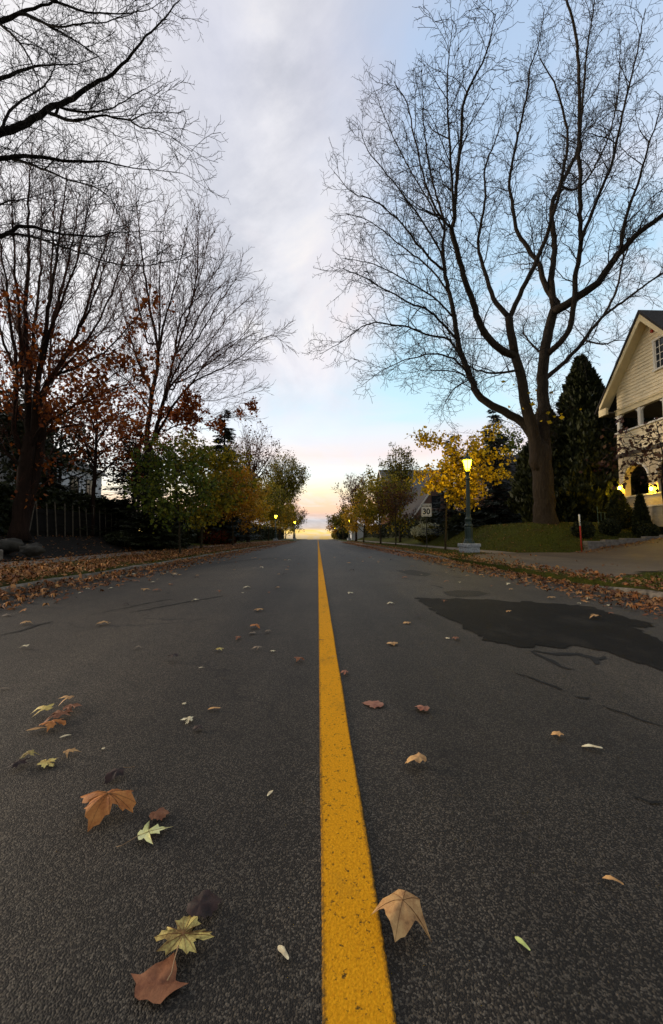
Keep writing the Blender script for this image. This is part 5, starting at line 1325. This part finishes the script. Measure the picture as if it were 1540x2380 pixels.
LV = [
 (250,1893,140,'broad','orange','large orange-brown maple leaf arched over the asphalt, left foreground',A(168),-2.3,True),
 (362,1906,46,'oval','brown','small curled brown leaf touching the pale leaf beside the big orange one',A(-60),-2.2,False),
 (345,1945,78,'narrow','lemon','pale lemon-green leaf with slender lobes and long stem, right of the big orange leaf',A(-62),-.3,True),
 (272,1808,46,'oval','dark','shrivelled dark leaf above the big orange leaf',A(150),-2.0,True),
 (425,2200,135,'maple','mottled','yellow leaf mottled with brown lying over darker leaves, bottom left',A(-4),-.5,True),
 (360,2302,120,'three','brown','flat matte brown leaf partly under the mottled yellow one',A(-12),-.2,False),
 (463,2128,84,'oval','dark','dark burgundy curled leaf at the upper edge of the mottled yellow leaf',A(-55),-1.6,False),
 (662,2228,46,'sliver','pale','pale curved seed wing left of the yellow line near the bottom',A(38),-1.2,False),
 (936,2150,118,'three','tan','tan leaf with pointed lobes and upright stem touching the yellow line',A(155),-1.7,True),
 (1220,2206,40,'sliver','green','small yellow-green sliver of leaf on the asphalt at the lower right',A(28),-.5,False),
 (1433,2062,42,'sliver','tan','thin tan seed wing alone at the right, above the green sliver',A(42),-1.4,False),
 (974,1781,48,'oval','tan','small curled tan leaf right of the yellow line, below the two brown ones',A(80),-1.8,False),
 (874,1640,50,'oval','rose','flat rosy-brown leaf just right of the yellow line',A(70),-.2,False),
 (985,1653,38,'oval','rose','brown curled leaf to the right of the flat rosy one',A(40),-1.8,False),
 (1300,1714,26,'oval','tan','small tan leaf scrap at the right, nearer the asphalt patch',A(60),-1.5,False),
 (1384,1744,42,'sliver','pale','pale twiggy seed wing at the far right of the middle road',A(60),-1.2,False),
 (625,1851,28,'sliver','pale','pale little seed wing left of the line, level with the big orange leaf',A(-20),-1.4,False),
 (437,1677,38,'maple','pale','small cream maple leaf with its stem pointing left',A(100),-.8,False),
 (462,1698,24,'oval','dark','tiny black leaf scrap just below the small cream leaf',A(80),-1.5,False),
 (502,1651,30,'sliver','tan','thin tan leaf right of the small cream leaf',A(85),-1.0,False),
 (427,1638,12,'oval','pale','tiny pale speck of leaf above the small cream leaf',A(0),-1.0,False),
 (157,1635,40,'narrow','tan','tan leaf at the top of the left cluster of leaves',A(75),-1.6,False),
 (103,1666,56,'narrow','yellow','yellow folded leaf at the left end of the left cluster',A(80),-1.5,False),
 (135,1674,62,'maple','brown','brown leaf in the middle of the left cluster',A(60),-1.3,False),
 (165,1655,50,'maple','brown','brown leaf at the right end of the left cluster',A(-80),-1.3,False),
 (122,1696,58,'maple','orange','orange-brown leaf at the front of the left cluster',A(190),-1.5,False),
 (78,1703,46,'sliver','tan','narrow tan leaf sticking out left of the front orange-brown leaf',A(-60),-1.0,False),
 (147,1717,26,'sliver','pale','pale sliver between the left cluster and the yellow star leaf',A(-40),-.8,False),
 (160,1756,38,'narrow','tan','tan curled leaf up and right of the yellow star leaf',A(-75),-1.8,False),
 (108,1779,52,'maple','yellow','yellow star-shaped maple leaf near the left edge',A(-30),-.5,False),
 (66,1771,40,'maple','mottled','curled yellow-brown leaf left of the yellow star leaf',A(20),-1.8,False),
 (42,1786,46,'maple','dark','black shrivelled leaf under the curled yellow-brown one at the left edge',A(50),-1.8,False),
 (239,1743,10,'oval','pale','tiny pale leaf speck above the shrivelled dark leaf',A(10),-1,False),
 (592,1460,32,'maple','orange','orange maple leaf in the middle left of the road',A(140),-1.0,False),
 (602,1420,26,'maple','tan','tan maple leaf just beyond the orange one',A(20),-1.2,False),
 (508,1514,22,'maple','yellow','small crumpled yellow leaf left of the orange maple leaf',A(20),-2.0,False),
 (554,1486,22,'maple','brown','small brown leaf in front of the orange maple leaf',A(70),-1.4,False),
 (695,1537,28,'maple','brown','brown leaf left of the yellow line in mid road',A(150),-1.6,False),
 (600,1511,26,'narrow','grey','grey-tan curled leaf in front of the small brown leaf',A(85),-1.6,False),
 (633,1516,15,'maple','pale','tiny pale leaf right of the grey-tan curled leaf',A(0),-1.2,False),
 (465,1555,15,'sliver','pale','pale sliver of leaf alone left of mid road',A(-50),-1,False),
 (622,1471,20,'maple','grey','grey crumpled leaf right of the orange maple leaf',A(60),-1.8,False),
 (588,1474,16,'oval','grey','small grey-green leaf just below the orange maple leaf',A(80),-1.0,False),
 (403,1537,36,'narrow','dark','dark curled leaf at the left of mid road',A(85),-1.6,False),
 (320,1509,20,'maple','grey','small grey leaf left of the crumpled yellow leaf',A(30),-1.4,False),
 (58,1508,24,'narrow','pale','whitish leaf near the left edge of the road',A(80),-1.0,False),
 (238,1453,34,'maple','tan','tan leaf with pointed lobes on the left part of the road',A(40),-1.2,False),
 (802,1567,26,'maple','rose','reddish leaf scrap touching the right edge of the yellow line',A(80),-1.5,False),
 (776,1530,12,'sliver','tan','tiny tan scrap lying on the yellow line',A(60),-1.5,False),
 (748,1491,14,'sliver','dark','tiny dark twig scrap on the left edge of the yellow line',A(85),-.6,False),
 (915,1499,26,'oval','tan','small tan leaf right of the line in mid road',A(80),-1.5,False),
 (948,1450,18,'oval','tan','little tan leaf up and right of the small tan leaf',A(85),-1.2,False),
 (1182,1423,18,'maple','tan','tan leaf lying on the black asphalt patch',A(30),-1.2,False),
 (1041,1485,12,'oval','pale','tiny pale leaf in front of the black asphalt patch',A(30),-1.2,False),
 (1060,1487,22,'maple','brown','brown leaf next to the tiny pale one in front of the patch',A(60),-1.4,False),
 (1384,1438,30,'maple','tan','tan maple leaf at the right tip of the black patch',A(10),-1.0,False),
 (975,1436,20,'narrow','dark','dark leaf left of the black patch corner',A(85),-1.4,False),
 (3,1604,24,'sliver','grey','thin grey twig-like leaf cut by the left edge',A(-75),-.6,False),
]
for i, (px,py,w,shp,colr,lab,ang,curl,stem) in enumerate(LV):
    lift = {3:.0, 4:.010, 23:.004, 25:.008, 30:.006}.get(i, 0)
    ground_leaf(i, px, py, w, shp, colr, lab, ang, curl, stem, None, lift=lift)
# scattered mid-distance leaves: individuals that nothing tells apart, sharing labels by zone and colour
protos = {}
zones = [(-2.6,-.25,3.4,9,'left half of the road'),(.3,3.0,3.6,9,'right half of the road'),(-3.8,-2.2,3.2,7,'road beside the left gutter')]
def zone_of(x, y):
    return None
rd = random.Random(77)
cols = ['tan','pale','brown','grey','rose','dark']
words = {'tan':'tan','pale':'pale cream','brown':'brown','grey':'grey-brown','rose':'reddish-brown','dark':'nearly black'}
def scatter_leaf(k, x, y, zone):
    colr = rd.choices(cols, (5,3,4,3,2,2))[0]; key = (colr, k%2)
    if key not in protos:
        res, fs, _, _v = leaf_geo('maple' if k%2 else 'narrow', 1.0, -1.4, 300+len(protos))
        mb = MB(); mb.add(res, fs); me = bpy.data.meshes.new('fallen_leaf'); me.from_pydata(mb.v, [], mb.f); me.materials.append(FM[colr])
        me.polygons.foreach_set('use_smooth', [True]*len(me.polygons)); protos[key] = me
    o = bpy.data.objects.new('fallen_leaf', protos[key]); COL.objects.link(o)
    s = rd.uniform(.035,.085); o.scale = (s,s,s); o.location = (x,y,roadz(x,y)+.003+(.004 if 0 < x < .13 else 0)); o.rotation_euler = (0,0,rd.uniform(0,6.28))
    tag(o, 'small %s leaf scattered on the %s' % (words[colr], zone), 'leaf', 'small %s leaves on the %s' % (words[colr], zone))
n = 0
for k in range(34): scatter_leaf(k, rd.uniform(-2.4,-.3), rd.uniform(4.0,14), 'left half of the far road')
for k in range(30): scatter_leaf(k, rd.uniform(.35,2.8), rd.uniform(4.0,14), 'right half of the far road')
for k in range(56):
    x = -rd.triangular(2.0,3.8,3.7); scatter_leaf(k, x, rd.uniform(3.0,9), 'road beside the left gutter')
for k in range(44):
    x = rd.triangular(2.4,3.8,3.7); scatter_leaf(k, x, rd.uniform(3.5,10), 'road beside the right gutter')
# litter
def litter(name, pts, size, mat, seed, tilt=.24):
    rg = np.random.default_rng(seed); n = len(pts); pts = np.array(pts)
    out = [(0,-.05),(.30,-.10),(.26,.08),(.62,.18),(.40,.34),(.26,.34),(.24,.60),(0,.92),(-.24,.60),(-.26,.34),(-.42,.36),(-.60,.16),(-.26,.08),(-.30,-.10)]
    L = len(out); o2 = np.array(out); o2[:,1] -= .35
    a = rg.uniform(0,6.28,n); s = size*rg.uniform(.6,1.35,n)
    x = o2[None,:,0]*s[:,None]; y = o2[None,:,1]*s[:,None]
    X = x*np.cos(a)[:,None]-y*np.sin(a)[:,None]; Y = x*np.sin(a)[:,None]+y*np.cos(a)[:,None]
    tx = rg.normal(0,tilt,n)[:,None]; ty = rg.normal(0,tilt,n)[:,None]; cu = rg.uniform(-1.2,3.0,n)[:,None]
    Z = X*tx+Y*ty - cu*(X*X+Y*Y)/size*.9; Z -= Z.min(1,keepdims=True)
    V = np.stack([X+pts[:,0:1], Y+pts[:,1:2], Z+pts[:,2:3]+.003],2).reshape(-1,3)
    return tag(np_mesh(name, V, L, M[mat]), kind='stuff')
pts = []
rd = random.Random(5)
def gz(x,y): return (roadz(x,y) if abs(x) < 4.05 else (crest(y)+.050 if abs(x) < 4.22 else T(x,y)+.01))
while len(pts) < 26000:
    y = 2.6+57*rd.random()**1.7; x = -rd.triangular(2.5,8.6,4.1)
    if x > -4.0:
        if rd.random() > ((-x-2.5)/1.5)**2.0*1.15: continue
    elif x > -4.22 and rd.random() > .22: continue
    v = mnoise.noise(Vector((x*.7,y*.6,0)))
    if x < -4.3 and v < -.30 and rd.random() > .35: continue
    if -7.9 < x < -6.45 and rd.random() > .55: continue
    pts.append((x,y,gz(x,y)+(rd.uniform(0,.07) if -4.04 < x < -3.6 else (rd.uniform(0,.03) if x < -4 else 0))))
lo_ = litter('leaf_litter_left', pts, .056, 'litter', 1); tag(lo_, 'thick brown and orange leaf litter over the left verge and gutter', 'leaf litter')
pts = []
while len(pts) < 9500:
    y = 2.4+52*rd.random()**1.5
    k = rd.random()
    if k < .55: x = rd.triangular(3.0,4.15,4.0)
    elif k < .85: x = rd.triangular(3.9,4.9,4.1)
    else: x = rd.uniform(4.3,6.9)
    if y > 16 and x > 4.5 and rd.random() > .3: continue
    if 6.3 < y < 11.5 and x > 4.9 and rd.random() > .12: continue
    pts.append((x,y,gz(x,y)+(rd.uniform(0,.03) if 3.6 < x < 4.6 else 0)))
for k in range(420):
    x = rd.uniform(10.2,14.8); y = 15.02-abs(rd.gauss(0,.45)); pts.append((x,y,T(x,y)+.016))
for k in range(500):
    x = rd.uniform(8,15); y = rd.uniform(15.3,24); pts.append((x,y,T(x,y)+.02))
for k in range(260):
    x = rd.uniform(4.4,6.7); y = rd.uniform(2.2,6.0); pts.append((x,y,T(x,y)+.02))
lo_ = litter('leaf_litter_right', pts, .053, 'litter', 2); tag(lo_, 'brown leaf litter along the right gutter and at the low wall', 'leaf litter')
pts = []
for k in range(900):
    x = -rd.uniform(8.1,12); y = rd.uniform(9.5,24); pts.append((x,y,T(x,y)+.05))
lo_ = litter('leaf_litter_bank', pts, .05, 'litter', 3); tag(lo_, 'sparse dull leaves on the dark bank below the picket fence', 'leaf litter')

# grass
def grass(name, pts, h, seed):
    rg = np.random.default_rng(seed); P = np.array(pts); n = len(P)
    a = rg.uniform(0,6.28,n); w = .006+.0006*P[:,1]; hh = h*rg.uniform(.5,1.4,n)
    dx = np.cos(a)*w; dy = np.sin(a)*w; l = rg.normal(0,.45,(n,2))*hh[:,None]
    A_ = P+np.stack([dx,dy,0*dx],1); B_ = P-np.stack([dx,dy,0*dx],1); C_ = P+np.stack([l[:,0],l[:,1],hh],1)
    return tag(np_mesh(name, np.stack([A_,B_,C_],1).reshape(-1,3), 3, M['grass']), kind='stuff')
pts = []
for k in range(15000):
    x = rd.uniform(4.24,6.72); y = 2+5.0*rd.random() if k%2 else 11.8+26*rd.random()**1.5
    if 11.4 < y < 11.6+2.8*sm((x-4.2)/2.2): continue
    if y < 7.2 and y > 5.8+.9*sm((x-4.2)/2.4): continue
    pts.append((x,y,T(x,y)-.004))
for k in range(24000):
    x = rd.uniform(8.1,15.5); y = 15.35+12*rd.random()**1.3; pts.append((x,y,T(x,y)-.004))
for k in range(9000):
    x = -rd.uniform(4.24,6.4); y = 3+30*rd.random()**1.5; pts.append((x,y,T(x,y)-.004))
tag(grass('grass', pts, .055, 4), 'short dull green grass on the verges and lawn', 'grass')
print('objects', len(bpy.data.objects), 'faces', sum(len(m.polygons) for m in bpy.data.meshes))
